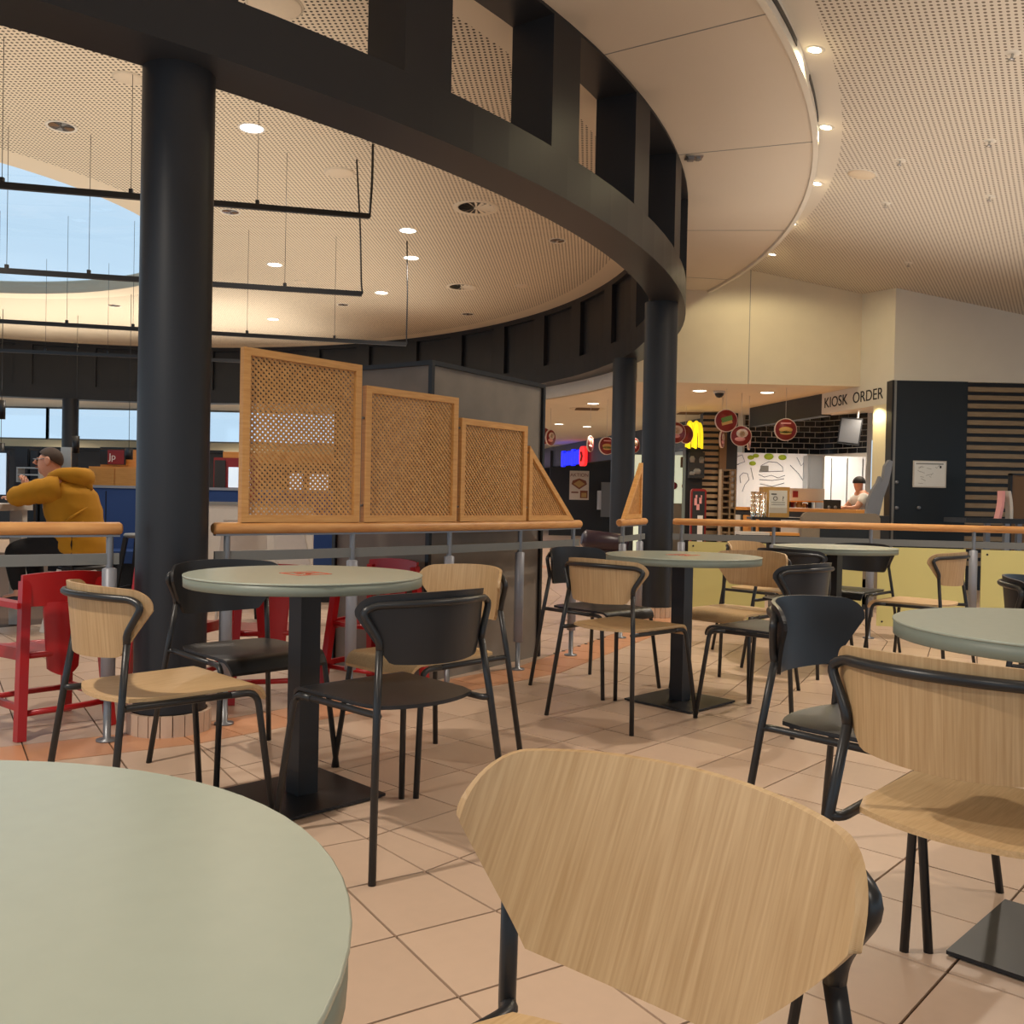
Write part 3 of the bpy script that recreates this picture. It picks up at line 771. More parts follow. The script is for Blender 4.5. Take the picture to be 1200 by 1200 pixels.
for sg in (-1, 1):
    s = MB(); s.tube([(-.31, sg * .13, .225), (-.38, sg * .132, .232), (-.46, sg * .137, .212), (-.54, sg * .142, .2)], [.035, .044, .042, .026], 10); s.build('shoe', M['black'], per)

# stool and high table of the person
def stool(x, y, h, label, seatm, legm):
    t = thing('bar_stool', label, 'stool', (x, y, 0), 0, 'stools around the high tables')
    s = MB(); s.lathe([(.001, h - .035), (.16, h - .035), (.18, h - .015), (.17, h), (.001, h)], 24); s.build('seat', seatm, t)
    for i in (-1, 1):
        for j in (-1, 1):
            s = MB(); s.beam((i * .20, j * .20, 0), (i * .12, j * .12, h - .03), .034, .034, V(1, 0, 0)); s.build('leg', legm, t)
    for i in (-1, 1):
        s = MB(); s.beam((i * .183, -.183, .19), (i * .183, .183, .19), .02, .025); s.build('foot_rail', legm, t)
        s = MB(); s.beam((-.183, i * .183, .19), (.183, i * .183, .19), .02, .025); s.build('foot_rail', legm, t)
    return t
stool(-3.12, 6.8, .475, 'pale legged stool under the person in mustard hoodie', M['black'], M['lightgrey'])
t = thing('high_table', 'grey high table at the left edge with thick pale legs', 'table', (-4.15, 6.75, 0))
s = MB(); s.box(-.75, -.33, .86, .50, .33, .91); s.build('tabletop', M['lightgrey'], t)
for x in (-.7, .38):
    for y in (-.31, .23):
        s = MB(); s.box(x, y, 0, x + .09, y + .08, .86); s.build('leg', M['lightgrey'], t)
s = MB(); s.box(-.60, -.02, .10, .37, .02, .86); s.build('panel', M['midgrey'], t)
t = thing('open_book', 'open white book lying on the high table before the person', 'book', (-3.88, 6.66, .91))
for sg in (-1, 1):
    s = MB(); s.grid(lambda u, v: V(sg * .13 * u, -.09 + .18 * v, .006 + .018 * math.sin(PI * u) ), 8, 2, True, lambda u, v, p: V(p.x, p.y, .003)); s.build('page', M['paper'], t)
s = MB(); s.box(-.135, -.095, 0, .135, .095, .003); s.build('cover', M['ink'], t)
stool(-3.15, 8.0, .66, 'grey topped stool between the thick column and the blue bench', M['midgrey'], M['black'])
# white chairs by the blue bench, seen under the handrail
def white_chair(x, y, rz, label):
    t = thing('cafe_chair', label, 'chair', (x, y, 0), rz, 'white chairs beside the blue bench')
    s = MB(); s.grid(lambda u, v: V(-.2 + .4 * u, -.19 + .38 * v, .45 - .012 * math.sin(PI * u)), 8, 6, True, lambda u, v, p: p + V(0, 0, -.02)); s.build('seat', M['lightgrey'], t)
    s = MB(); s.grid(lambda u, v: V((-.19 + .38 * u) * (1 - .15 * v), -.19 - .06 * v - .03 * (1 - (2 * u - 1) ** 2), .5 + .32 * v), 8, 6, True, lambda u, v, p: p + V(0, .012, 0)); s.build('backrest', M['lightgrey'], t)
    for i in (-1, 1):
        for j in (-1, 1):
            s = MB(); s.tube([(i * .2, j * .2, 0), (i * .15, j * .15, .44)], .012, 8); s.build('leg', M['black'] if i > 0 else M['lightgrey'], t)
        s = MB(); s.tube([(i * .16, -.17, .44), (i * .16, -.2, .56)], .01, 8); s.build('back_stay', M['lightgrey'], t)
white_chair(-2.15, 7.3, .5, 'white chair behind the tallest lattice screen, left of the pair')
white_chair(-1.55, 7.2, -.6, 'white chair behind the tallest lattice screen, right of the pair')

# blue bench run and low grey screens
def bench(x0, x1, y, label, h=1.05):
    t = thing('blue_bench', label, 'bench', ((x0 + x1) / 2, y, 0), 0, 'navy upholstered benches in the hall')
    L = (x1 - x0) / 2
    s = MB(); s.box(-L, -.02, .0, L, .10, h); s.build('backrest', M['blue'], t)
    s = MB(); s.box(-L, -.5, .36, L, -.02, .47); s.build('seat_cushion', M['blue'], t)
    s = MB(); s.box(-L + .05, -.44, 0, L - .05, -.05, .36); s.build('plinth', M['black'], t)
    for k in range(1, 5):
        x = -L + 2 * L * k / 5; s = MB(); s.box(x - .004, -.024, .5, x + .004, -.018, h - .03); s.build('seam', M['trousers'], t)
    s = MB(); s.box(-L, -.03, h, L, .11, h + .025); s.build('cap', M['steelpaint'], t)
bench(-4.25, -2.62, 9.0, 'navy bench back behind the person in mustard hoodie')
bench(-2.55, -1.2, 9.3, 'navy bench back behind the tallest lattice screen')
t = thing('low_screen', 'pale grey low partition between column and tallest lattice screen', 'partition', (-2.1, 8.2, 0))
s = MB(); s.box(-.75, -.02, .06, .35, .02, .92); s.build('panel', M['lightgrey'], t)
s = MB(); s.box(-.75, -.03, .92, .35, .03, .945); s.build('cap', M['midgrey'], t)
for x in (-.7, .3):
    s = MB(); s.box(x - .02, -.12, 0, x + .02, .12, .06); s.build('foot', M['black'], t)
# ------------------------------------------------------------------ far left: window wall, counters, cabinets
YW = 21.0
wl = MB(); wl.box(-18, YW, 0, -3.4, YW + .12, 1.97); wl.box(-18, YW, 2.90, -3.4, YW + .12, 4.2)
wall_l = struct('wall_left', wl, M['cream'], 'cream far wall with a long window band under the ring')
for i, (x0, x1) in enumerate(((-17.8, -13.0), (-13.0, -10.55), (-10.55, -8.35), (-8.35, -6.0), (-6.0, -3.4))):
    o = struct('window_%d' % (i + 1), MB().box(x0 + .02, YW + .05, 2.19, x1 - .02, YW + .06, 2.88), M['pane'])
    for q in ((x0, 2.16, x1, 2.2), (x0, 2.87, x1, 2.91), (x0 - .02, 2.16, x0 + .02, 2.91), (x1 - .02, 2.16, x1 + .02, 2.91)):
        MB().box(q[0], YW + .02, q[1], q[2], YW + .1, q[3]).build('window_frame', M['midgrey'], o)
struct('window_sill', MB().box(-18, YW - .05, 1.97, -3.4, YW + .12, 2.165), M['jamb'], parent=wall_l)
struct('ceiling_3', MB().box(-18, 18.7, 2.90, -3.4, YW + .1, 3.0), M['white'], 'low white ceiling strip over the far window band')
def cab(name, label, cat, x0, x1, y, z0, z1, mat_, nd=3, dep=.5, group=None, doorm=None):
    t = thing(name, label, cat, ((x0 + x1) / 2, y, 0), 0, group)
    L = (x1 - x0) / 2
    s = MB(); s.box(-L, 0, z0, L, dep, z1); s.build('carcass', mat_, t)
    for k in range(nd):
        a, b = -L + 2 * L * k / nd + .01, -L + 2 * L * (k + 1) / nd - .01
        s = MB(); s.box(a, -.018, z0 + .02, b, 0, z1 - .02); d = s.build('door', doorm or mat_, t)
        s = MB(); s.box(b - .06, -.03, (z0 + z1) / 2 - .05, b - .045, -.018, (z0 + z1) / 2 + .05); s.build('handle', M['steel'], d)
    return t
A = lambda px, py, Y: at(px, py, Y)
x0, x1 = A(104, 550, 15).x, A(166, 550, 15).x
cab('wood_cabinet', 'orange wooden cabinet wall behind the navy bench', 'cabinet', x0, x1, 15, 0, A(130, 547, 15).z, M['cabwood'], 2)
s = thing('shelf_wall', 'orange wooden back panel above the cabinet wall, holding a framed poster', 'panel', ((x0 + x1) / 2, 15.42, 0))
MB().box(-(x1 - x0) / 2, 0, A(130, 547, 15).z, (x1 - x0) / 2, .1, A(130, 524, 15.4).z).build('board', M['cabwood'], s)
MB().box(-(x1 - x0) / 2, -.02, A(130, 524, 15.4).z - .03, (x1 - x0) / 2, .1, A(130, 524, 15.4).z).build('top_edge', M['black'], s)
p = A(132, 535.5, 15.3); t = thing('framed_poster', 'framed black and red poster with white script lettering', 'poster', p)
s = MB(); s.box(-.21, 0, -.125, .21, .03, .125); s.build('frame', M['black'], t)
s = MB(); s.box(-.08, -.006, -.115, .19, 0, .115); s.build('print', M['discred'], t)
def text(body, size, loc, xdir, mat_, parent, name='lettering', extrude=.002, align='CENTER'):
    c = bpy.data.curves.new(name, 'FONT'); c.body = body; c.size = size; c.extrude = extrude; c.align_x = align; c.align_y = 'CENTER'
    o = bpy.data.objects.new(name, c); COL.objects.link(o); c.materials.append(mat_)
    xd = Vector(xdir).normalized(); zd = xd.cross(V(0, 0, 1)).normalized(); up = V(0, 0, 1)
    o.matrix_world = Matrix(((xd.x, up.x, zd.x, loc[0]), (xd.y, up.y, zd.y, loc[1]), (xd.z, up.z, zd.z, loc[2]), (0, 0, 0, 1)))
    bpy.context.view_layer.update()
    me = bpy.data.meshes.new_from_object(o.evaluated_get(bpy.context.evaluated_depsgraph_get())); mw = o.matrix_world.copy()
    bpy.data.objects.remove(o); o = bpy.data.objects.new(name, me); COL.objects.link(o); o.matrix_world = mw
    if parent:
        o.parent = parent
        o.matrix_parent_inverse = (Matrix.Translation(parent.location) @ parent.rotation_euler.to_matrix().to_4x4()).inverted()
    return o
text('Jp', .15, p + V(-.0, -.012, 0), (1, 0, 0), M['paper'], t)
for i, (a, b, c, d) in enumerate(((17, 34, 525, 574), (35, 46, 528, 574), (47, 57, 530, 574))):
    p0, p1 = A(a, d, 14), A(b, c, 14)
    cab('dark_cabinet', ('dark tall cabinet left of the person, leftmost of three', 'dark tall cabinet just left of the face, middle of three', 'dark tall cabinet behind the face, rightmost of three')[i], 'cabinet', p0.x, p1.x, 14, 0, p1.z, M['dark2'], 1, .4, 'dark tall cabinets')
p = A(43, 556, 13.8); t = thing('wall_shelf_box', 'small white open shelf box before the dark cabinets', 'shelf', (p.x, 13.55, 0))
for q in ((-.17, .0, p.z - .12, -.15, .2, p.z + .1), (.15, 0, p.z - .12, .17, .2, p.z + .1), (-.15, 0, p.z - .12, .15, .2, p.z - .1), (-.15, 0, p.z + .08, .15, .2, p.z + .1), (-.15, 0, p.z - .02, .15, .2, p.z)):
    s = MB(); s.box(*q); s.build('board', M['lightgrey'], t)
s = MB(); s.box(-.05, .08, 0, .05, .14, p.z - .12); s.build('stand', M['black'], t)
p = A(0, 556, 13); t = thing('menu_screen', 'bright blue white menu screen at the left edge', 'screen', (p.x - .15, 13, 0))
s = MB(); s.box(-.35, .01, p.z - .3, .25, .05, p.z + .32); s.build('housing', M['black'], t)
s = MB(); s.box(-.33, -.005, p.z - .28, .23, .01, p.z + .3); s.build('display', M['screenglow'], t)
for k in range(7):
    s = MB(); s.box(-.3, -.009, p.z - .22 + .07 * k, -.02 + .03 * (k % 3), -.005, p.z - .2 + .07 * k); s.build('printed_line', M['midgrey'], t)
s = MB(); s.box(-.05, .01, 0, .02, .05, p.z - .28); s.build('stand', M['black'], t)
p = A(13, 556, 14.2); t = thing('fruit_poster', 'pink and white poster panel beside the lit menu screen', 'poster', (p.x, 13.6, 0))
s = MB(); s.box(-.1, 0, p.z - .3, .09, .02, p.z + .2); s.build('board', M['pink'], t)
s = MB(); s.cyl(.07, 0, .006, (0, 0, 0), 14, Matrix.Translation((0, -.001, p.z + .08)) @ Matrix.Rotation(PI / 2, 4, 'X')); s.build('print', M['paper'], t)
s = MB(); s.cyl(.06, 0, .006, (0, 0, 0), 14, Matrix.Translation((0, -.001, p.z - .12)) @ Matrix.Rotation(PI / 2, 4, 'X')); s.build('print', M['discred'], t)
s = MB(); s.box(-.03, .0, 0, .03, .02, p.z - .3); s.build('stand', M['black'], t)
p = A(99, 548, 15.2); t = thing('notice_board', 'pale notice board on a post left of the orange cabinets', 'sign', (p.x, 14.6, 0))
s = MB(); s.box(-.1, 0, p.z - .3, .06, .03, p.z + .3); s.build('board', M['lightgrey'], t)
s = MB(); s.box(-.04, .03, 0, .02, .06, p.z + .1); s.build('post', M['black'], t)
# red shopfront and lit displays seen beside and through the tallest screen
p0, p1 = A(250, 574, 17), A(300, 537, 17); t = thing('red_shopfront', 'red shop front between the column and the tallest screen', 'shopfront', (p0.x, 17, 0))
s = MB(); s.box(0, 0, 0, p1.x - p0.x, .3, p1.z); s.build('front', M['discred'], t)
s = MB(); s.box(.02, -.02, .0, .22, 0, p1.z - .05); s.build('dark_door', M['dark2'], t)
s = MB(); s.box(.28, -.03, p0.z + .05, .68, 0, p0.z + .42); s.build('lit_display', M['screenglow'], t)
for i, (a, b) in enumerate(((338, 350), (362, 381))):
    p0, p1 = A(a, 576, 15), A(b, 555, 15); t = thing('lit_showcase', ('narrow lit showcase seen through the tallest lattice screen', 'wider lit showcase seen through the tallest lattice screen')[i], 'showcase', (p0.x, 15, 0))
    W_ = p1.x - p0.x
    s = MB(); s.box(0, .01, p0.z, W_, .3, p1.z); s.build('display', M['screenglow'], t)
    s = MB(); s.box(-.03, 0, 0, W_ + .03, .32, p0.z); s.build('plinth', M['dark2'], t)
    s = MB(); s.box(-.03, 0, p1.z, W_ + .03, .32, p1.z + .05); s.build('top', M['dark2'], t)
p0, p1 = A(262, 600, 19), A(420, 530, 19); t = thing('dark_kiosk', 'dark kiosk row below the window band behind the tallest screen', 'kiosk', (p0.x, 19, 0))
s = MB(); s.box(0, 0, 0, p1.x - p0.x, .5, p1.z - .05); s.build('front', M['dark2'], t)
s = MB(); s.box(0, -.1, p1.z - .25, p1.x - p0.x, 0, p1.z - .05); s.build('fascia', M['cabwood'], t)
p0, p1 = A(-60, 600, 19.5), A(262, 528, 19.5); t = thing('far_counter_row', 'dark counter row under the far window band at left', 'kiosk', (p0.x, 19.5, 0))
s = MB(); s.box(0, 0, 0, p1.x - p0.x, .5, p1.z - .02); s.build('front', M['dark2'], t)
s = MB(); s.box(0, -.06, p1.z - .05, p1.x - p0.x, 0, p1.z); s.build('fascia', M['black'], t)

# pendant lamps at left
for i, (px, py, Y, h) in enumerate(((2, 480, 14.8, .3), (89, 521, 15.2, .28), (1, 532, 15.2, .36), (151, 532, 13.5, .16))):
    p = A(px, py, Y); t = thing('pendant_lamp', ('black cylinder pendant at the left edge, high up', 'black cylinder pendant above the head of the person', 'black cylinder pendant low at the left edge', 'small black pendant before the framed poster')[i], 'lamp', (p.x, p.y, p.z), 0, 'black cylinder pendants')
    s = MB(); s.lathe([(.001, h / 2), (.055, h / 2), (.055, -h / 2), (.045, -h / 2), (.045, h / 2 - .03), (.001, h / 2 - .03)], 18); s.build('shade', M['black'], t)
    s = MB(); s.tube([(0, 0, h / 2), (0, 0, 3.88 - p.z)], .004, 6); s.build('cord', M['black'], t)

# ------------------------------------------------------------------ suspended lighting tracks
def track(label, pl, pr, wires, cable):
    t = thing('light_track', label, 'lighting track', (0, 0, 0), 0, 'black tracks hung under the hall ceiling')
    s = MB(); s.beam(pl, pr, .036, .04); s.build('rail', M['black'], t)
    for f in wires:
        p = pl.lerp(pr, f)
        s = MB(); s.tube([p + V(0, 0, .02), V(p.x, p.y, 3.88)], .0022, 5); s.build('wire', M['black'], t)
        s = MB(); s.box(-.012, -.012, .015, .012, .012, .05, Matrix.Translation(p)); s.build('wire_clamp', M['black'], t)
    if cable:
        e, topp = pr - (pr - pl).normalized() * .02, cable
        pts = [topp, topp.lerp(e, .5) + V(.02, 0, -.03), topp.lerp(e, .9) + V(.02, 0, -.06), e + V(.03, 0, .0), e]
        s = MB(); s.tube(fillet(pts, .1, 4), .011 if cable.y < 7.8 else .008, 6); s.build('cable', M['black'], t)
    return t
T1l, T1r = A(-60, 212, 5.75), A(432, 253.5, 7.5)
track('nearest black lighting track, highest in the picture', T1l, T1r, (.10, .37, .68), atz(437, 169, 3.88))
T2l, T2r = A(-60, 313, 7.3), A(424, 344.5, 7.95)
track('middle black lighting track passing behind the thick column', T2l, T2r, (.13, .32, .52, .8), atz(418, 187, 3.88))
T3l, T3r = A(-60, 373, 9.5), A(476, 403.5, 10.45)
track('farthest black lighting track ending above the second screen', T3l, T3r, (.1, .24, .38, .63, .83), atz(477, 283, 3.88))
t4 = track('faint far lighting track before the dark far ring', A(-60, 408, 11.3), A(300, 424, 12.1), (.1, .3, .5, .8), None)

# ------------------------------------------------------------------ ceiling fittings
def downlight(px, py, z, r, lit, label, cat='ceiling light', slope=None):
    p = atz(px, py, z); t = thing('ceiling_downlight', label, cat, p, 0, 'round ceiling downlights')
    if slope: t.rotation_euler = slope
    s = MB(); s.lathe([(r * .84, -.004), (r, -.008), (r * 1.02, .0)], 28); s.build('trim_ring', M['white'], t)
    s = MB(); s.lathe([(r * .84, -.004), (r * .6, -.003), (.001, -.002)], 28); s.build('lens' if lit else 'reflector', M['lit'] if lit else M['reflector'], t)
    if not lit:
        for k_, (a0_, a1_) in enumerate(((.3, 1.3), (1.9, 2.5), (3.3, 4.5), (5.2, 5.7))):
            s = MB(); s.lathe([(r * .2, -.0045), (r * .8, -.0055)], 8, (0, 0, 0), None, a0_, a1_); s.build('painted_reflection', M['midgrey'] if k_ % 2 else M['brownpanel'], t)  # grey and brown wedges paint reflections onto the flat chrome disc
    return t
ZI = 3.879
for a in ((72, 148, .115, 0, 'unlit chrome downlight at left beneath the rooflight edge'), (295, 150, .105, 1, 'bright downlight right of the thick column'), (270, 248, .10, 0, 'unlit chrome downlight beside the nearest lighting track'),
          (478, 270, .10, 1, 'bright downlight left of the large swirl diffuser'), (482, 302, .10, 1, 'dim downlight under the bright one left of the swirl diffuser'), (322, 310, .10, 1, 'lit downlight between the two lower tracks, right of column'),
          (653, 282, .095, 0, 'unlit chrome downlight nearest the ring beam at right'), (548, 368, .10, 0, 'unlit downlight below the smaller swirl diffuser'), (447, 343, .10, 1, 'far lit downlight beside the middle track end'),
          (320, 374, .10, 1, 'far lit downlight between middle and farthest track'), (402, 357, .09, 0, 'far unlit downlight above the farthest track'), (134, 358, .10, 0, 'far unlit downlight left of the column')):
    downlight(a[0], a[1], ZI, a[2], a[3], a[4])
def cover(px, py, z, r, label, rot=None):
    p = atz(px, py, z); t = thing('speaker_cover', label, 'speaker', p, 0, 'flat beige ceiling speakers')
    if rot: t.rotation_euler = rot
    s = MB(); s.lathe([(.001, -.012), (r * .92, -.012), (r, -.004), (r, 0)], 28); s.build('grille', M['disc'], t)
    s = MB(); s.lathe([(r, -.006), (r * 1.05, -.003), (r * 1.05, 0)], 28); s.build('rim', M['cream'], t)
cover(150, 91, ZI, .1, 'flat speaker cover left of the column top')
cover(398, 202, ZI, .13, 'flat speaker cover below the ring beam, right of the first bright downlight')
cover(322, 6, ZI, .16, 'flat speaker cover at the top edge seen through the ring beam')
cover(612, 335, ZI, .09, 'flat far speaker cover near the ring at right')
cover(352, 330, ZI, .08, 'small flat speaker cover above the middle track')
def diffuser(px, py, r, label):
    p = atz(px, py, ZI); t = thing('swirl_diffuser', label, 'air vent', p, 0, 'round swirl air vents')
    s = MB(); s.lathe([(r * .8, -.006), (r, -.014), (r * 1.04, 0)], 32); s.build('rim', M['cream'], t)
    s = MB(); s.lathe([(.001, -.001), (r * .85, -.001)], 32); s.build('throat', M['black'], t)
    for k in range(16):
        a = 2 * PI * k / 16; d, e = V(math.cos(a), math.sin(a), 0), V(-math.sin(a), math.cos(a), 0)
        s = MB(); s.add([d * r * .1 - e * .004 + V(0, 0, -.004), d * r * .82 - e * .012 + V(0, 0, -.004), d * r * .82 + e * .02 + V(0, 0, -.016), d * r * .1 + e * .004 + V(0, 0, -.008)], [(0, 1, 2, 3), (3, 2, 1, 0)]); s.build('blade', M['cream'], t)
    s = MB(); s.cyl(r * .1, -.012, 0, n=14); s.build('hub', M['cream'], t)
diffuser(558, 243, .22, 'large round swirl air vent in the hall ceiling near the beam')
diffuser(541, 336, .20, 'smaller looking far swirl air vent lower in the hall ceiling')
# terrace ceiling fittings lie in the sloping plane
def on_cone(px, py):
    a, b = (px - 600) / F_PX, (600 - py) / F_PX; d = _f + _r * a + _u * b
    k = (zp(0, 0) - HC) / (d.z + .19 * d.x - .068 * d.y)
    return V(0, 0, HC) + d * k
TILT = V(.19, -.068, 1).normalized().to_track_quat('Z', 'Y').to_euler()
def tilt(p): return TILT
for i, (px, py) in enumerate(((955, 58), (968, 149), (957, 215), (928, 262), (905, 298))):
    p = on_cone(px, py); t = thing('cove_downlight', ('small bright downlight at the soffit edge, nearest and topmost', 'small bright downlight at the soffit edge, second from top', 'small bright downlight at the soffit edge, third from top', 'small bright downlight at the soffit edge, fourth from top', 'small bright downlight at the soffit edge, farthest by the wall')[i], 'ceiling light', p, 0, 'bright downlights along the soffit edge')
    t.rotation_euler = tilt(p)
    s = MB(); s.lathe([(.042, -.004), (.06, -.006), (.062, 0)], 22); s.build('trim_ring', M['white'], t)
    s = MB(); s.lathe([(.001, -.003), (.043, -.003)], 22); s.build('lens', M['lit'], t)
    lamp_spot(p.x - .05, p.y, p.z - .06, 32, 2.95, .05, (1, .85, .5), .3)
p = on_cone(1010, 204); cover(0, 0, 1, .001, 'x') if False else None
t = thing('speaker_cover', 'round peach speaker cover on the sloping terrace ceiling', 'speaker', p, 0, 'flat beige ceiling speakers'); t.rotation_euler = tilt(p)
s = MB(); s.lathe([(.001, -.012), (.105, -.012), (.115, -.002), (.115, 0)], 28); s.build('grille', M['disc'], t)
s = MB(); s.lathe([(.116, -.005), (.122, 0)], 28); s.build('rim', M['white'], t)
for i, (px, py) in enumerate(((1187, 62), (1160, 165), (1055, 188), (1038, 238), (1160, 230), (1065, 308))):
    p = on_cone(px, py); t = thing('sprinkler', ('sprinkler head on sloping ceiling near the top right corner', 'sprinkler head at the right, second from the top', 'round blank cover right of the peach speaker', 'small sprinkler below the peach speaker', 'small sprinkler far right on the sloping ceiling', 'low glossy fitting near the white wall')[i], 'sprinkler', p, 0, 'sprinklers on the sloping ceiling'); t.rotation_euler = tilt(p)
    s = MB(); s.lathe([(.001, -.006), (.04, -.006), (.045, 0)], 18); s.build('escutcheon', M['white'], t)
    s = MB(); s.lathe([(.008, -.006), (.008, -.035), (.02, -.04), (.001, -.042)], 12); s.build('head', M['reflector'], t)
p = atz(813, 184, 3.829); t = thing('exit_fitting', 'small chrome fitting on the white soffit right of the beam', 'ceiling fitting', p)
s = MB(); s.box(-.07, -.05, -.01, .07, .05, 0); s.build('plate', M['reflector'], t)
s = MB(); s.box(-.05, -.03, -.03, .0, .03, -.01); s.build('spring_clip', M['steel'], t); s = MB(); s.box(.02, -.03, -.024, .05, .03, -.01); s.build('spring_clip', M['steel'], t)

# ------------------------------------------------------------------ right: bulkhead, kiosk row wall, dark panel, batten wall
def kx(Y): return 4.36 - .225 * (Y - 13.2)
YB = 12.3
bk = MB(); bk.box(1.62, YB, 2.61, kx(YB) + .02, YB + .2, 4.9)
struct('wall_back', bk, M['cream'], 'cream bulkhead wall above the passage at right')
for px in (878,):
    x = A(px, 400, YB).x; struct('wall_joint', MB().box(x - .004, YB - .003, 2.61, x + .004, YB, 4.2), M['midgrey'])
kn_ = V(kx(11.6), 11.6, 0); kf = V(kx(YB), YB, 0); dk = V(.2195, -.9756, 0)
def kbox(mb, Y0, Y1, z0, z1, th=.12, off=0):
    """slab in the plane of the kiosk fronts, from depth Y0 (near) to Y1, th thick into the kiosks"""
    a, b = V(kx(Y0), Y0, 0), V(kx(Y1), Y1, 0); nn = V(.9756, .2195, 0)
    p = [a + nn * off, b + nn * off, b + nn * (off + th), a + nn * (off + th)]
    return mb.prism([(q.x, q.y) for q in p][::-1], z0, z1)
wr_ = MB(); kbox(wr_, 11.6, 13.2, 2.32, 4.9, .2); 
wall_r = struct('wall_right', wr_, M['white'], 'white return wall with black KIOSK ORDER lettering')
mid = V(kx(12.35), 12.35, 2.465)
text('KIOSK  ORDER', .205, V(kx(12.47), 12.47, 2.462) + V(-.9756, -.2195, 0) * .003, dk, M['ink'], wall_r)
wf = MB(); wf.box(kx(11.6), 11.6, 2.6, 12, 11.8, 4.6); struct('wall_front', wf, M['white'], 'white wall above the dark panel and batten wall')
# low passage ceiling with a few lights
lc = MB(); rim_ = [(CX + 8.42 * math.cos(math.radians(a)), CY + 8.42 * math.sin(math.radians(a))) for a in range(16, 69, 2)]
lc.prism([(8.5, YB + .2), (8.5, 33)] + [(-3.4, 33)] + rim_[::-1] + [(1.5, YB + .2)], 2.61, 2.72)
c4 = struct('ceiling_4', lc, M['cream'], 'low cream ceiling of the passage beyond the bulkhead')
struct('ring_skirt', arc(MB(), 8.39, 8.46, 2.61, 2.95, 14, 70, 40), M['white'], parent=c4)
for i, (px, py) in enumerate(((820, 458), (899, 460), (695, 473), (688, 500), (655, 497))):
    p = atz(px, py, 2.609); t = thing('ceiling_downlight', ('flat passage downlight left of the dome camera', 'flat passage downlight right of the dome camera', 'passage downlight left of the two columns', 'dim far passage downlight above blue sign', 'dim far passage downlight by the grey block')[i], 'ceiling light', p, 0, 'round ceiling downlights')
    s = MB(); s.lathe([(.09, -.003), (.11, -.008), (.112, 0)], 22); s.build('trim_ring', M['white'], t)
    s = MB(); s.lathe([(.001, -.002), (.092, -.002)], 22); s.build('lens', M['lit'], t)
p = atz(843, 458.5, 2.609); t = thing('dome_camera', 'black dome camera under the low passage ceiling', 'camera', p)
s = MB(); s.lathe([(.001, -.03), (.085, -.03), (.085, 0)], 20); s.build('mount', M['lightgrey'], t)
s = MB(); s.lathe([(.065, -.03), (.058, -.06), (.035, -.085), (.001, -.095)], 20); s.build('dome', M['black'], t)
for i, (px, py) in enumerate(((808, 484), (688, 479))):
    p = atz(px, py, 2.609); t = thing('ceiling_vent', ('round slatted vent above the yellow arches sign', 'round slatted vent in passage ceiling left of the columns')[i], 'air vent', p, 0, 'round slatted vents')
    s = MB(); s.lathe([(.001, -.002), (.27, -.002), (.30, -.01), (.31, 0)], 28); s.build('rim', M['disc'], t)
    for k in range(5):
        s = MB(); s.box(-.2 + .0 * k, -.16 + .08 * k - .02, -.014, .2, -.16 + .08 * k + .012, -.003); s.build('slat', M['yellowglow'] if False else M['brownpanel'], t)

# dark panel and batten wall
px0, px1, px2 = kx(11.6), A(1131, 550, 11.6).x, 12
dp = MB(); dp.box(px0, 11.58, 0, px1, 11.75, 2.6); wp_ = struct('wall_panel', dp, M['panelnavy'], 'blue black wall panel with a framed notice')
tr = MB(); tr.box(px0 - .03, 11.56, 0, px0 - .005, 11.76, 2.6); tr.build('edge_trim', M['black'], wp_)
tr = MB(); tr.box(px0 + .0, 11.57, 0, px0 + .03, 11.58, 2.6); tr.build('edge_trim', M['midgrey'], wp_)
for px, py in ((1050, 565), (1050, 595), (1076, 595)):
    p = A(px, py, 11.58); s = MB(); s.cyl(.022, -.0, .03, (0, 0, 0), 12, Matrix.Translation(p) @ Matrix.Rotation(PI / 2, 4, 'X')); s.build('knob', M['steel'], wp_)
bb = MB(); bb.box(px1, 11.66, 0, px2, 11.78, 2.6); bw = struct('wall_batten', bb, M['black'], 'black wall clad with grey brown horizontal battens')
zt, zb_ = A(1135, 456, 11.6).z, A(1135, 637, 11.6).z
for k in range(22):
    z = zt - k * (zt - zb_) / 18.6
    s = MB(); s.box(px1, 11.60, z - .029, px2 - 4, 11.66, z + .029); s.build('batten', M['slatgrey'], bw)
p0, p1 = A(1069.5, 571, 11.57), A(1109, 540.5, 11.57)
t = thing('framed_notice', 'white framed notice on the blue black panel', 'notice', ((p0.x + p1.x) / 2, 11.575, (p0.z + p1.z) / 2))
hw, hh = (p1.x - p0.x) / 2, (p1.z - p0.z) / 2
s = MB(); s.box(-hw, -.012, -hh, hw, .004, hh); s.build('frame', M['lightgrey'], t)
s = MB(); s.box(-hw + .015, -.016, -hh + .015, hw - .015, -.011, hh - .015); s.build('sheet', M['paper'], t)
s = MB(); s.box(-hw + .03, -.018, hh - .045, hw - .04, -.015, hh - .03); s.build('heading_line', M['midgrey'], t)
for k in range(14):
    x = random.uniform(-hw + .04, hw - .08); z = random.uniform(-hh + .04, hh - .07); s = MB(); s.beam((x, -.0165, z), (x + random.uniform(.02, .07), -.0165, z + random.uniform(-.03, .03)), .003, .004); s.build('plan_line', M['midgrey'], t)
s = MB(); s.box(hw - .085, -.018, hh - .09, hw - .065, -.015, hh - .06); s.build('symbol', M['ink'], t)
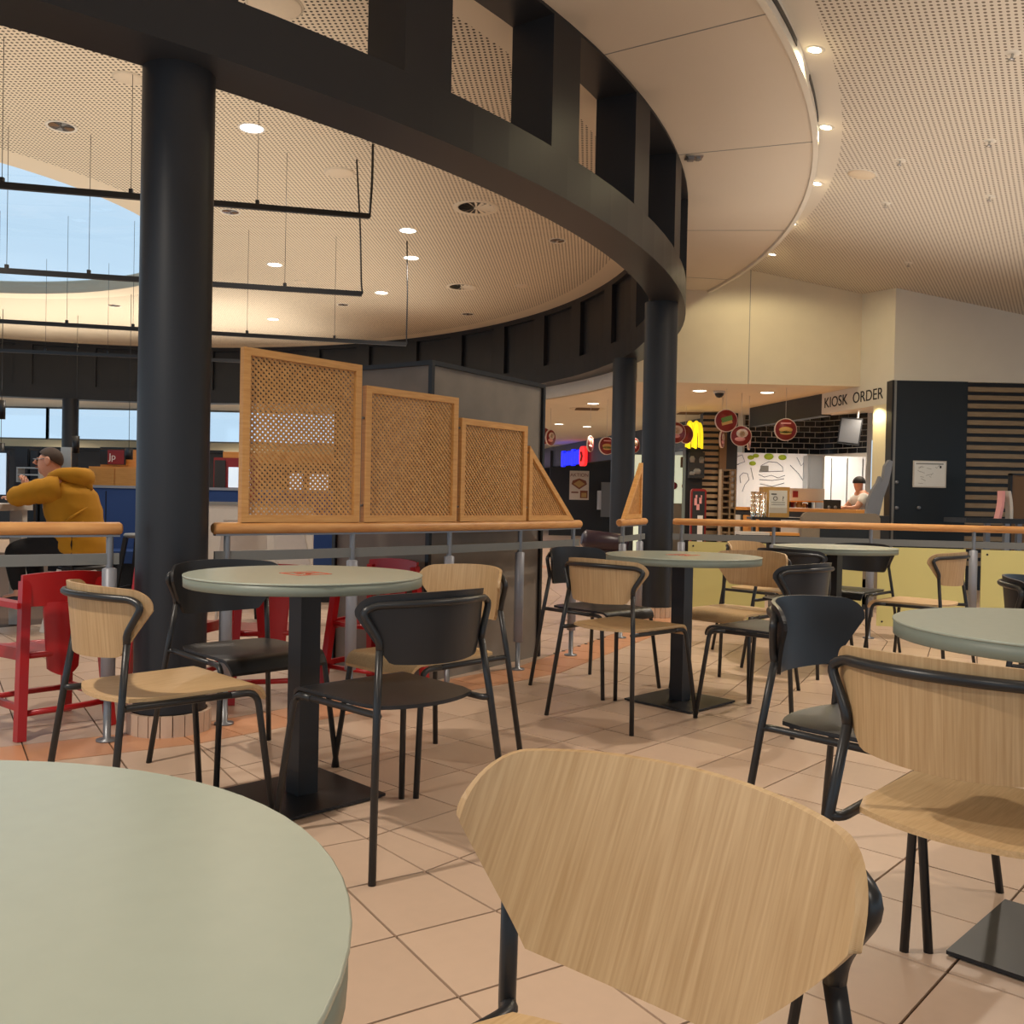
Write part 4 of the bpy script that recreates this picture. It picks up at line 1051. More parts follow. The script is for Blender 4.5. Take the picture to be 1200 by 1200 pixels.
# brown board, black shelf, white folded cloth at the right edge
p0, p1 = A(1184, 640, 10.4), A(1240, 558, 10.4); t = thing('brown_board', 'brown framed board standing at the right edge', 'board', (p0.x, 10.4, 0))
s = MB(); s.box(0, 0, .05, p1.x - p0.x, .04, p1.z); s.build('panel', M['brownpanel'], t)
s = MB(); s.box(-.02, -.01, 0, .0, .05, p1.z + .02); s.build('frame_bar', M['black'], t); s = MB(); s.box(-.02, -.01, p1.z, p1.x - p0.x, .05, p1.z + .02); s.build('frame_bar', M['black'], t)
p0, p1 = A(1132, 614, 9.6), A(1230, 609, 9.6); t = thing('black_side_table', 'black narrow table before the batten wall', 'table', (p0.x, 9.6, 0))
LL = p1.x - p0.x
s = MB(); s.box(0, 0, p1.z - .05, LL, .5, p1.z); s.build('tabletop', M['black'], t)
for x in (.42, LL - .1):
    for y in (.03, .42):
        s = MB(); s.box(x, y, 0, x + .05, y + .05, p1.z - .05); s.build('leg', M['steel'], t)
p = A(1176, 596, 9.75); t = thing('folded_cloth', 'pinkish white folded cloth standing on the black side table', 'cloth', (p.x, 9.75, p1.z))
for sg in (-1, 1):
    s = MB(); s.grid(lambda u, v: V(sg * (.045 - .03 * v) + .012 * math.sin(3 * v), -.05 + .1 * u, .29 * v), 4, 10, True, lambda u, v, q: q + V(sg * .03, 0, 0)); s.build('fold', M['lightgrey'] if sg > 0 else M['pink'], t)

# kiosk fascia, black part
fk = MB(); kbox(fk, 13.2, 15.35, 2.30, 2.61, .15); struct('trim_2', fk, M['black'], 'black fascia band left of the KIOSK ORDER lettering')
jb = MB(); kbox(jb, 11.72, 12.0, 0, 2.33, .25, .0); struct('trim_3', jb, M['jamb'], 'warm lit jamb at the kiosk opening')
lamp_spot(kx(11.86) - .12, 11.86, 2.3, 14, 2.6, .04, (1, .85, .5))
# tiled kiosk back wall: bricks as pieces
B0, B1, B2 = V(A(872, 530, 16.5).x, 16.5, 0), V(A(961, 530, 16.5).x, 16.5, 0), V(A(1016, 530, 15.7).x, 15.7, 0)
zlo, zhi = A(920, 531.5, 16.5).z, 2.62
for i, (a, b) in enumerate(((B0, B1), (B1, B2))):
    L = (b - a).length; d = (b - a).normalized(); nn = V(d.y, -d.x, 0)
    wb_ = MB(); wb_.prism([(q.x, q.y) for q in (a, b, b - nn * .12, a - nn * .12)], 0, zhi)
    w_ = struct('wall_kiosk_%d' % (i + 1), wb_, M['mortar'] , ('black tiled kiosk wall facing the camera', 'black tiled kiosk wall at the right corner')[i])
    BW, BH, g = .192, .098, .013; r = 0; z = zlo
    shared = {}
    while z < zhi - .03:
        x = -(BW / 2) * (r % 2)
        while x < L:
            x0_, x1_ = max(x, 0) + g / 2, min(x + BW, L) - g / 2; z1_ = min(z + BH, zhi) - g
            if x1_ - x0_ > .02:
                key = (round(x1_ - x0_, 3), round(z1_ - z, 3))
                if key not in shared:
                    mb = MB(); h = key[0] / 2; mb.box(-h, -.012, 0, h, .0, key[1]); o = mb.build('brick', M['brick'], w_); shared[key] = o.data
                else:
                    o = bpy.data.objects.new('brick', shared[key]); COL.objects.link(o); o.parent = w_
                c = a + d * ((x0_ + x1_) / 2); o.location = (c.x, c.y, z); o.rotation_euler = (0, 0, math.atan2(d.y, d.x))
            x += BW
        z += BH; r += 1
# white graphics below the bricks, a faint glow put into the panel
p0, p1 = A(855, 612, 16.44), A(946, 532, 16.44)
t = thing('graphic_wall', 'bright white wall graphic with line drawn burger and lime shapes', 'wall graphic', (p0.x, 16.44, 0))
s = MB(); s.box(0, .0, .9, p1.x - p0.x, .04, p1.z); s.build('panel', M['whiteglow'], t)
def gl_(pts, m=M['ink'], w_=.010):
    P = [A(x, y, 16.43) - V(p0.x, 16.44, 0) for x, y in pts]
    s = MB(); s.tube([V(q.x, -.004, q.z) for q in P], w_ * .5, 5); s.build('line_drawing', m, t)
gl_([(859, 537), (870, 533), (873, 541), (862, 545), (859, 537)]); gl_([(858, 546), (866, 544)])
gl_([(890, 553), (893, 545), (901, 541), (911, 542), (917, 547), (918, 552), (890, 553)])
gl_([(889, 556), (896, 559), (904, 557), (912, 560), (920, 557)]); gl_([(890, 562), (905, 563), (919, 561)]); gl_([(891, 567), (905, 570), (919, 566)])
gl_([(868, 566), (867, 558), (871, 554), (876, 555), (878, 562), (873, 568), (870, 576)]); gl_([(926, 545), (936, 555), (941, 563)]); gl_([(934, 536), (939, 546), (944, 540)]); gl_([(880, 548), (883, 562)])
for px, py, r in ((880, 536, .05), (886, 534, .045), (882, 543, .05), (901, 535, .07), (917, 536, .06)):
    q = A(px, py, 16.43) - V(p0.x, 16.44, 0); s = MB(); s.lathe([(.001, .0), (r, .0), (r, .008), (.001, .008)], 16, (0, 0, 0), Matrix.Translation((q.x, 0, q.z)) @ Matrix.Rotation(PI / 2, 4, 'X') @ Matrix.Diagonal((1.2, .8, 1, 1))); s.build('lime_shape', M['lime'], t)
q = A(896, 549, 16.43) - V(p0.x, 16.44, 0); s = MB(); s.box(q.x - .07, -.01, q.z - .05, q.x + .07, 0, q.z + .05); s.build('grey_patch', M['midgrey'], t)
# kitchen behind: stainless hood, white shelf, lit food display
p0, p1 = A(944, 618, 16.2), A(963, 534, 16.2); t = thing('kitchen_cabinet', 'tall stainless kitchen cabinet under the tiled corner', 'cabinet', (p0.x, 16.15, 0))
s = MB(); s.box(0, 0, .0, p1.x - p0.x, .25, p1.z); s.build('carcass', M['stainless'], t); s = MB(); s.box(.03, -.015, .95, p1.x - p0.x - .03, 0, p1.z - .04); s.build('door', M['stainless'], t)
p0, p1 = A(964, 612, 15.6), A(1016, 534, 15.5); t = thing('kitchen_back_panel', 'white kitchen wall panel left of the warm jamb', 'panel', (p0.x, 15.55, 0), -.0)
s = MB(); s.box(.0, 0, .0, p1.x - p0.x, .03, p1.z - .02); s.build('panel', M['whiteglow'], t)
for k in range(3):
    s = MB(); s.box(.1 + .26 * k, -.01, p0.z + .1, .115 + .26 * k, 0, p1.z - .05); s.build('joint_strip', M['stainless'], t)
p0, p1 = A(925, 588, 14.6), A(964, 573, 14.6); t = thing('service_hood', 'white service hood with a small red label over the lit food', 'hood', (p0.x, 14.5, 0))
LW = p1.x - p0.x
s = MB(); s.box(0, 0, p0.z + .02, LW, .4, p1.z); s.build('housing', M['lightgrey'], t)
s = MB(); s.box(0, -.01, p0.z, LW, .4, p0.z + .02); s.build('lip', M['cabwood'], t)
s = MB(); s.box(.02, -.014, p0.z + .07, .10, 0, p0.z + .17); s.build('red_label', M['discred'], t)
for x in (.02, LW - .05):
    s = MB(); s.box(x, .3, .985, x + .03, .36, p0.z); s.build('leg', M['stainless'], t)
p0, p1 = A(922, 606, 14.65), A(956, 590, 14.65); t = thing('food_display', 'warm lit food display on the kiosk counter', 'display', (p0.x, 14.7, 0))
s = MB(); s.box(0, .2, .985, p1.x - p0.x, .25, p1.z); s.build('lit_back', M['warmglow'], t)
for k in range(9):
    s = MB(); x = .04 + .046 * k; h = random.uniform(.05, .15); s.lathe([(.001, 0), (.03, 0), (.034, h * .6), (.02, h), (.001, h)], 10, (x, .1 + .05 * (k % 2), .985)); s.build('food_pack', random.choice([M['paper'], M['bun'], M['discred'], M['brownpanel'], M['ink']]), t)
# counter
ck = MB(); kbox(ck, 12.15, 15.9, 0.0, .93, .55, -.12)
t = thing('kiosk_counter', 'long kiosk counter with black front and pale top', 'counter')
ck.build('front', M['dark2'], t)
ct = MB(); kbox(ct, 12.1, 15.95, .93, .98, .6, -.15); ct.build('worktop', M['cabwood'], t)
for k in range(6):
    q = MB(); Y0 = 12.3 + .6 * k; kbox(q, Y0, Y0 + .5, .1, .85, .02, -.14); q.build('front_panel', (M['dark2'], M['cabwood'], M['lightgrey'])[k % 3], t)
t = thing('dark_tray_shelf', 'flat dark shelf above the kiosk counter edge', 'shelf', (A(905, 606, 13.0).x, 13.0, 0))
z = A(900, 606, 13.0).z
s = MB(); s.box(-.32, -.15, z - .03, .55, .15, z); s.build('shelf_board', M['black'], t)
for x in (-.28, .48):
    s = MB(); s.box(x, -.05, 0, x + .04, .05, z - .03); s.build('post', M['black'], t)
# printed counter sign
p0, p1 = A(900, 604, 13.05), A(921.5, 575, 13.05); t = thing('counter_sign', 'white counter sign printed with O and question mark', 'sign', (p0.x, 13.0, z))
W_, H_ = p1.x - p0.x, p1.z - z
s = MB(); s.box(0, 0, 0, W_, .02, H_); s.build('board', M['paper'], t)
s = MB(); s.box(.0, -.004, .0, W_, 0, H_ * .16); s.build('print', M['bun'], t)
s = MB(); s.box(.0, -.004, H_ * .16, W_, 0, H_ * .36); s.build('print', M['lightgrey'], t)
for zz in (.46, .54):
    s = MB(); s.box(.03, -.004, H_ * zz, W_ - .03, 0, H_ * (zz + .02)); s.build('printed_line', M['midgrey'], t)
s = MB(); s.box(.025, -.004, H_ * .84, .1, 0, H_ * .88); s.build('printed_line', M['ink'], t)
text('O', .085, V(p0.x + W_ * .33, 12.994, z + H_ * .69), (1, 0, 0), M['ink'], t); text('?', .085, V(p0.x + W_ * .76, 12.994, z + H_ * .69), (1, 0, 0), M['ink'], t)
# carton, glasses
p0, p1 = A(892, 606, 13.3), A(923, 571, 13.3); t = thing('brown_carton', 'brown carton box behind the counter sign', 'box', (p0.x, 13.2, z))
s = MB(); s.box(0, 0, 0, p1.x - p0.x, .25, p1.z - z); s.build('body', M['bun'], t)
for k in range(2):
    s = MB(); s.box(.0 + .2 * k, -.004, p1.z - z - .06, .17 + .2 * k, .0, p1.z - z); s.build('flap', M['bun'], t)
for i, px in enumerate((876, 883, 890)):
    q = A(px, 605, 13.25); t = thing('glass_stack', ('tall clear cup stack left of counter sign, leftmost of three', 'tall clear cup stack left of counter sign, middle of three', 'tall clear cup stack next to counter sign, rightmost of three')[i], 'cup', (q.x, 12.95 + .03 * i, z), 0, 'clear cup stacks on the shelf')
    for k in range(5):
        s = MB(); s.lathe([(.026, .06 * k), (.036, .06 * k + .11), (.038, .06 * k + .112), (.028, .06 * k)], 14); s.build('cup', M['glass'], t)
# dark till screen and grille
p = A(975.5, 594, 13.2); t = thing('till_screen', 'dark till screen on the kiosk counter with pale reflections', 'screen', (p.x, 13.2, .98))
s = MB(); s.box(-.12, 0, p.z - 1.08, .12, .03, p.z - .88); s.build('housing', M['black'], t)
s = MB(); s.box(-.105, -.004, p.z - 1.065, .105, 0, p.z - .895); s.build('display', M['panelnavy'], t)
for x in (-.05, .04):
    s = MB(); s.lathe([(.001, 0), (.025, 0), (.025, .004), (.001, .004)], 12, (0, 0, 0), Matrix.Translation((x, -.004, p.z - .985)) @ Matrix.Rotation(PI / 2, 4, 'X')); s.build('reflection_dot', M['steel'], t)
s = MB(); s.box(-.03, .0, 0, .03, .03, p.z - 1.08); s.build('stand', M['black'], t)
# hanging kitchen screen
p = A(996, 505, 13.9); t = thing('ceiling_screen', 'tilted dark framed order screen hung in the kiosk', 'screen', p, -.35)
s = MB(); s.box(-.16, 0, -.2, .16, .05, .2, Matrix.Rotation(.12, 4, 'Y')); s.build('housing', M['black'], t)
s = MB(); s.box(-.14, -.006, -.175, .14, 0, .175, Matrix.Rotation(.12, 4, 'Y')); s.build('display', M['steel'], t)
s = MB(); s.tube([(.1, .04, .15), (.12, .06, .4), (.0, .1, 2.61 - p.z)], .018, 8); s.build('arm', M['lightgrey'], t)
# grey moulded stand shape by the jamb
p0 = A(1028, 605, 11.2); t = thing('moulded_stand', 'grey moulded seat shell leaning by the dark panel', 'seat shell', (p0.x, 11.0, 0), .0)
pl_ = [(1014, 604), (1017, 585), (1022, 573), (1027, 566), (1030, 558), (1032, 562), (1030, 568), (1034, 560), (1036, 546), (1041, 539), (1045, 541), (1043, 552), (1040, 566), (1034, 583), (1029, 604)]
pp = [A(x, y, 11.0) for x, y in pl_]
s = MB(); s.prism([(q.x - p0.x, q.z) for q in pp], -.04, .04, Matrix.Rotation(PI / 2, 4, 'X')); s.build('shell', M['steelblue'], t)
s = MB(); s.box(-.13, -.1, 0, .02, .1, pp[0].z); s.build('pedestal', M['dark2'], t)
# kiosk worker
p = A(1011, 575, 13.6)
wk = thing('person', 'kiosk worker with dark hair and white shirt bending over the counter', 'person', (p.x, 13.6, 0))
wn = {'pel': ((.12, .0, .9), .13, .16), 'waist': ((.1, 0, 1.05), .12, .15), 'chest': ((.03, 0, 1.22), .13, .17), 'up': ((-.02, 0, 1.33), .09, .13), 'neck': ((-.05, 0, 1.39), .05), 'sk0': ((-.06, 0, 1.43), .06), 'sk1': ((-.07, 0, 1.5), .085, .075), 'sk2': ((-.06, 0, 1.55), .07, .06)}
wn = {k: ((v[0][0], v[0][1], v[0][2] - .14),) + v[1:] for k, v in wn.items()}
we = [('pel', 'waist'), ('waist', 'chest'), ('chest', 'up'), ('up', 'neck'), ('neck', 'sk0'), ('sk0', 'sk1'), ('sk1', 'sk2')]
for sg, nm in ((-1, 'n'), (1, 'f')):
    wn['s' + nm] = ((-.03, sg * .17, 1.16), .06); wn['e' + nm] = ((-.17, sg * .22, 1.0), .045); wn['w' + nm] = ((-.24, sg * .17, 1.0 - .0), .028); wn['h' + nm] = ((-.31, sg * .14, 1.01), .03, .022)
    we += [('up', 's' + nm), ('s' + nm, 'e' + nm), ('e' + nm, 'w' + nm), ('w' + nm, 'h' + nm)]
    for k in range(5):
        b0 = V(-.33, sg * (.14 + (k - 1.8) * .018), 1.01); wn['f%s%da' % (nm, k)] = (tuple(b0), .009); wn['f%s%db' % (nm, k)] = (tuple(b0 + V(-.05 if k else -.02, 0, -.015)), .0075); we += [('h' + nm, 'f%s%da' % (nm, k)), ('f%s%da' % (nm, k), 'f%s%db' % (nm, k))]
    wn['g' + nm] = ((.12, sg * .1, .72), .1); wn['k' + nm] = ((.1, sg * .11, .42), .065); wn['a' + nm] = ((.14, sg * .11, .06), .045); we += [('pel', 'g' + nm), ('g' + nm, 'k' + nm), ('k' + nm, 'a' + nm)]
skin_mesh('body', wn, we, M['skin'], wk)
cn = {k: (wn[k][0], wn[k][1] + .02, (wn[k][2] if len(wn[k]) > 2 else wn[k][1]) + .02) for k in ('pel', 'waist', 'chest', 'up', 'sn', 'sf')}
for nm in 'nf': cn['e' + nm] = (tuple(wn['s' + nm][0][i] * .35 + wn['e' + nm][0][i] * .65 for i in range(3)), .06)
skin_mesh('shirt', cn, [('pel', 'waist'), ('waist', 'chest'), ('chest', 'up'), ('up', 'sn'), ('up', 'sf'), ('sn', 'en'), ('sf', 'ef')], M['paper'], wk)
s = MB(); s.grid(lambda u, v: V(-.055 + .092 * math.sin(v * 1.7) * math.cos(u * 2 * PI), .082 * math.sin(v * 1.7) * math.sin(u * 2 * PI), 1.375 + .095 * math.cos(v * 1.7)), 20, 8); s.build('hair', M['ink'], wk)
tn2 = {'p': ((.12, 0, .76), .15, .18)}; te2 = []
for nm in 'nf':
    for k, r in (('g', .115), ('k', .08), ('a', .06)): tn2[k + nm] = (wn[k + nm][0] if k != 'a' else (wn[k + nm][0][0], wn[k + nm][0][1], .1), r)
    te2 += [('p', 'g' + nm), ('g' + nm, 'k' + nm), ('k' + nm, 'a' + nm)]
skin_mesh('trousers', tn2, te2, M['trousers'], wk)
for sg in (-1, 1):
    s = MB(); s.tube([(.19, sg * .11, .04), (.1, sg * .11, .045), (0, sg * .12, .03), (-.07, sg * .12, .025)], [.032, .042, .04, .022], 10); s.build('shoe', M['black'], wk)
# taupe booth behind the railing
p0, p1 = A(939, 640, 9.2), A(1032, 602, 9.2); t = thing('taupe_booth', 'taupe booth back with rounded top behind the railing', 'booth', (p0.x, 9.2, 0))
L = p1.x - p0.x; zt_ = p1.z
rp_ = [(0, .05), (L, .05), (L, zt_ - .05), (L - .02, zt_ - .015), (L - .05, zt_), (.05, zt_), (.02, zt_ - .015), (0, zt_ - .05)]
s = MB(); s.prism(rp_, -.06, .0, Matrix.Rotation(PI / 2, 4, 'X')); s.build('backrest', M['taupe'], t)
s = MB(); s.box(.18, -.008, zt_ - .26, L - .1, 0, zt_ - .11); s.build('dark_inset', M['panelnavy'], t)
s = MB(); s.box(.05, .06, .3, L - .05, .5, .45); s.build('seat_cushion', M['taupe'], t)
s = MB(); s.box(.1, .0, 0, L - .1, .4, .3); s.build('plinth', M['dark2'], t)
t = thing('black_bin', 'black bin with pale lid behind the railing, left of the booth', 'bin', A(880, 632, 10.5) * V(1, 1, 0).x if False else (A(880, 632, 10.5).x, 10.5, 0))
s = MB(); s.box(-.14, -.14, 0, .16, .14, .68); s.build('body', M['dark2'], t); s = MB(); s.box(-.15, -.15, .68, .17, .15, .71); s.build('lid', M['lightgrey'], t)
t = thing('black_bin', 'second dark bin behind the railing, nearer the booth', 'bin', (A(916, 632, 10.5).x, 10.5, 0))
s = MB(); s.box(-.16, -.14, 0, .16, .14, .68); s.build('body', M['dark2'], t); s = MB(); s.box(-.17, -.15, .68, .17, .15, .71); s.build('lid', M['cabwood'], t)

# wooden cup rack and menu pillar
p0, p1 = A(844.5, 612, 14.8), A(863, 550, 14.8); t = thing('cup_rack', 'tall wooden rack holding white cups in a column', 'rack', (p0.x, 14.8, 0))
W_ = p1.x - p0.x
for q in ((0, W_ * .12), (W_ * .55, W_ * .66), (W_ * .92, W_)):
    s = MB(); s.box(q[0], 0, 0, q[1], .2, p1.z); s.build('upright', M['slatgrey'], t)
for k in range(11):
    z = .55 + (p1.z - .58) * k / 10
    s = MB(); s.box(W_ * .12, 0.02, z, W_ * .92, .18, z + .03); s.build('shelf_board', M['slatgrey'], t)
    if 4 <= k < 10:
        s = MB(); s.lathe([(.001, 0), (.028, 0), (.036, .07), (.001, .07)], 12, (W_ * .79, .06, z + .03)); s.build('cup', M['paper'], t)
s = MB(); s.box(W_ * .05, .16, .3, W_ * .95, .19, p1.z - .02); s.build('back_board', M['brownpanel'], t)
p0, p1 = A(823, 620, 16.0), A(845, 488, 16.0); t = thing('batten_pillar', 'dark pillar clad with short wooden battens beside the arches sign', 'pillar', (p0.x, 16.1, 0))
W_ = p1.x - p0.x
s = MB(); s.box(0, .05, 0, W_ + .33, .3, 2.6); s.build('core', M['black'], t)
s = MB(); s.box(-.29, .0, 0, 0, .3, 2.03); s.build('lower_core', M['black'], t)
for k in range(24):
    z = 2.52 - k * .105
    s = MB(); s.box(.0, 0, z - .03, W_, .05, z + .03); s.build('batten', M['slatgrey'], t)
s = MB(); s.box(W_, -.05, 0, W_ + .12, .1, 2.6); s.build('corner_post', M['brownpanel'], t)
p0, p1 = A(807, 560, 16.0), A(826, 530, 16.0); t = thing('menu_board', 'dark menu board with pale figures on the batten pillar', 'sign', (p0.x, 16.0, p0.z))
W_, H_ = p1.x - p0.x, p1.z - p0.z
s = MB(); s.box(0, 0, 0, W_, .1, H_); s.build('board', M['dark2'], t)
for x, zz, w2, h2 in ((.03, .6, .05, .25), (.19, .58, .05, .25), (.11, .15, .07, .22), (.03, .1, .05, .15)):
    s = MB(); s.lathe([(.001, 0), (w2 * .7, 0), (w2, H_ * h2 * .6), (w2 * .5, H_ * h2), (.001, H_ * h2)], 8, (0, 0, 0), Matrix.Translation((x + w2 / 2, -.004, H_ * zz)) @ Matrix.Diagonal((1, .1, 1, 1))); s.build('figure_print', M['midgrey'], t)
p0, p1 = A(808.5, 640, 15.7), A(828.5, 573, 15.7); t = thing('poster_stand', 'dark poster stand with a rounded red frame and pink print', 'sign', (p0.x, 15.75, 0))
W_, H_ = p1.x - p0.x, p1.z
rr = .05; rf = [(W_ - rr + rr * math.sin(a), H_ - rr + rr * math.cos(a)) for a in (PI / 2, PI / 3, PI / 6, 0)] + [(rr - rr * math.sin(a), H_ - rr + rr * math.cos(a)) for a in (0, PI / 6, PI / 3, PI / 2)]
s = MB(); s.prism([(0, 0), (W_, 0)] + rf, -.03, .03, Matrix.Rotation(PI / 2, 4, 'X')); s.build('frame', M['discred'], t)
s = MB(); s.box(.03, -.036, .1, W_ - .03, -.03, H_ - .04); s.build('panel', M['dark2'], t)
zc_ = A(818, 588, 15.7).z
for dx, dz, w2, h2 in ((-.05, 0, .045, .12), (.03, .02, .04, .1), (-.01, -.09, .05, .1), (-.04, .09, .03, .05), (.045, .08, .02, .06)):
    s = MB(); s.box(W_ / 2 + dx - w2 / 2, -.042, zc_ + dz - h2 / 2, W_ / 2 + dx + w2 / 2, -.036, zc_ + dz + h2 / 2); s.build('pink_print', M['pink'], t)
s = MB(); s.box(W_ * .45, -.046, .3, W_ * .78, -.036, A(818, 604, 15.7).z); s.build('white_strip', M['paper'], t)
# yellow double arch sign
p0, p1 = A(803.5, 524, 15.4), A(820.5, 493, 15.4); t = thing('arches_sign', 'yellow lit double arch letter M sign on the kiosk row', 'sign', (p0.x, 15.4, p0.z))
H_ = p1.z - p0.z; W_ = (p1.x - p0.x) * 1.0
s = MB()
for k in range(2):
    cx_ = W_ * (.27 + .46 * k); pts = []
    for i in range(17):
        a = PI * i / 16; pts.append(V(cx_ - .23 * W_ * math.cos(a), 0, H_ * (.02 + .94 * math.sin(a) ** .55 if 0 < i < 16 else .0)))
    s.tube(pts, W_ * .085, 8)
    s.tube([p + V(.09, .2, -.01) for p in pts], W_ * .085, 8)
    for i in range(16): s.add([pts[i] + V(0, 0, 0), pts[i + 1], pts[i + 1] + V(.09, .2, -.01), pts[i] + V(.09, .2, -.01)], [(0, 1, 2, 3)])
s.build('arches', M['yellowglow'], t)
s = MB(); s.box(W_ * .1, .2, .0, W_ * .9, .75, .06); s.build('bracket', M['black'], t)
# fascia and lit shop left of the pillar
fs2 = MB(); kbox(fs2, 16.6, 22.5, 2.05, 2.61, .1, .05); struct('trim_4', fs2, M['dark2'], 'dark fascia of the far kiosk row')
p0, p1 = A(786, 640, 17.4), A(812, 533, 17.4); t = thing('lit_shop', 'pale green lit shop interior behind the second column', 'shop', (p0.x, 17.6, 0))
W_ = p1.x - p0.x
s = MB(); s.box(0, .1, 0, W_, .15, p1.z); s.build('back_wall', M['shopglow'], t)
s = MB(); s.box(0, -.1, 0, W_, .1, A(800, 590, 17.4).z); s.build('counter', M['taupe'], t)
for x, zz in ((.08, 1.35), (.3, 1.35)):
    s = MB(); s.cyl(.07, 0, .02, (0, 0, 0), 14, Matrix.Translation((x, .09, zz)) @ Matrix.Rotation(PI / 2, 4, 'X')); s.build('red_disc', M['discred'], t)
s = MB(); s.box(.2, .05, 1.7, .42, .1, 1.9); s.build('menu_box', M['brownpanel'], t)
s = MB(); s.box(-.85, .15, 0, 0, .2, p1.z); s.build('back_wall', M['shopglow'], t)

# far dark wall with poster and blue sign
fw = MB(); fw.box(1.1, 27.5, 0, 4.5, 27.7, 2.5); struct('wall_far', fw, M['dark2'], 'far dark wall at the end of the passage')
fw = MB(); kbox(fw, 21, 32, 2.03, 2.61, .15, .02); struct('trim_5', fw, M['dark'], 'dark fascia above the far wall carrying the blue sign')
def onk(px, py, off=0):
    """point seen at a pixel on the plane of the kiosk fronts"""
    q = A(px, py, 1.0) - V(0, 0, HC); k_ = (4.36 + .225 * 13.2 + off) / (q.x + .225 * 1.0); return V(q.x * k_, k_, HC + q.z * k_)
e_ = V(.2195, -.9756, 0); nn_ = V(-.9756, -.2195, 0)
def kmat(p): return Matrix(((e_.x, -nn_.x, 0, p.x), (e_.y, -nn_.y, 0, p.y), (0, 0, 1, p.z), (0, 0, 0, 1)))
a_, b_ = onk(661, 543), onk(682, 530)
t = thing('blue_sign', 'glowing blue lettered shop sign with a red rounded tile', 'sign', (0, 0, 0))
LN = (V(b_.x, b_.y, 0) - V(a_.x, a_.y, 0)).length; mz = (a_.z + b_.z) / 2
mk = kmat(V(a_.x, a_.y, mz) + nn_ * .05)
s = MB()
for k in range(7):
    x = LN * (k + .5) / 7; h = .19 if k not in (0, 4) else .22
    s.box(x - LN / 15, -.04, -h, x + LN / 15, .03, h - .03 * (k % 2), mk)
s.box(0, -.03, -.15, LN, .03, .13, mk); s.build('blue_letters', M['blueglow'], t)
s = MB(); s.prism([(LN * 1.03 + .3 * (.5 + .5 * math.copysign(abs(math.cos(a)) ** .5, math.cos(a))) * 1.6, .26 * math.copysign(abs(math.sin(a)) ** .5, math.sin(a))) for a in [2 * PI * i / 24 for i in range(24)]], -.04, .04, mk @ Matrix.Rotation(PI / 2, 4, 'X')); s.build('red_tile', M['redglow'], t)
s = MB(); s.tube([mk @ V(LN * 1.03 + .20, -.05, .1), mk @ V(LN * 1.03 + .3, -.05, .0), mk @ V(LN * 1.03 + .2, -.05, -.12)], .03, 6); s.build('dark_figure', M['discred'], t)
p0, p1 = A(667, 585.5, 27.48), A(690.5, 552, 27.48); LN, HH = p1.x - p0.x, p1.z - p0.z
t = thing('aktion_poster', 'cream poster headed AKTION on the far dark wall', 'poster', (p0.x, 27.48, p0.z))
MB().box(0, -.008, 0, LN, .02, HH).build('sheet', mat('cream poster', (236, 214, 190), .7), t)
text('AKTION', LN * .25, V(p0.x + LN * .5, 27.466, p0.z + HH * .85), (1, 0, 0), M['brownink'], t)
rx_ = Matrix.Rotation(PI / 2, 4, 'X')
MB().prism([(LN * .1, HH * .54), (LN * .5, HH * .36), (LN * .9, HH * .54), (LN * .84, HH * .66), (LN * .5, HH * .74), (LN * .16, HH * .66)], .008, .012, rx_).build('sandwich_print', M['brownink'], t)
MB().prism([(LN * .2, HH * .55), (LN * .5, HH * .42), (LN * .8, HH * .55), (LN * .5, HH * .68)], .012, .015, rx_).build('sandwich_print', M['bun'], t)
MB().box(LN * .55, -.012, HH * .06, LN * .94, -.008, HH * .32).build('printed_box', M['brownink'], t)
MB().box(LN * .62, -.015, HH * .09, LN * .88, -.012, HH * .24).build('printed_box', M['bun'], t)
MB().box(LN * .1, -.012, HH * .23, LN * .46, -.008, HH * .28).build('printed_line', M['brownink'], t)
p = A(706, 585, 27.4); t = thing('sanitizer_dispenser', 'white dispenser with grey housing on the dark wall left of the columns', 'dispenser', (p.x, 27.48, p.z))
MB().box(-.15, -.14, -.31, -.04, .02, .25).build('white_body', M['paper'], t)
MB().box(-.04, -.18, -.52, .25, .02, .5).build('grey_housing', M['midgrey'], t)
# end wall of the passage
struct('wall_end', MB().box(-4, 32.6, 0, 3.0, 32.8, 2.65), M['dark2'], 'dark end wall of the passage')
gl2 = MB(); gl2.box(-3.3, 32.5, 2.3, 1.2, 32.6, 2.58); o = gl2.build('light_strip', mat('pink violet light strip', (.85, .62, .95), .5, emit=1.1)); o['kind'] = 'structure'; o['label'] = 'pink violet light strip at the end of the passage ceiling'

# hanging round promotion discs
DISC = ((851, 493, 13.4, 12.8, 0, 'food', 'red round sign with green wrap print, topmost of the cluster'), (868.5, 511, 12.2, 13.3, -.25, 'light', 'red and white round sign, lower right in the cluster'), (846, 515, 10, 13.9, 1.1, 'light', 'pale round sign seen nearly edge on, left in the cluster'), (877.5, 515.5, 11.8, 13.6, 1.2, 'plain', 'pink red round sign seen nearly edge on, right in the cluster'),
        (920.5, 503.5, 13.2, 12.6, 0, 'bun', 'red round sign with a burger print before the black tiles'), (792, 507, 12.5, 14.5, .3, 'light', 'red round sign half hidden behind the column, left of the arches'), (803.5, 509, 11, 15.2, .55, 'plain', 'plain dark red round sign just left of the yellow arches'),
        (637, 511, 10, 16.2, .5, 'plain', 'dark red round sign at the edge of the grey block'), (645, 513, 9.5, 16.0, .9, 'light', 'grey and pink round sign right beside the grey block'), (691.5, 520, 9.5, 15.0, 1.1, 'light', 'narrow grey round sign before the glowing blue sign'), (711, 522.5, 10.5, 14.5, .4, 'bun', 'red round sign left of the far column'), (742.5, 522, 9, 15.5, .6, 'light', 'red round sign in the gap between the two columns'))
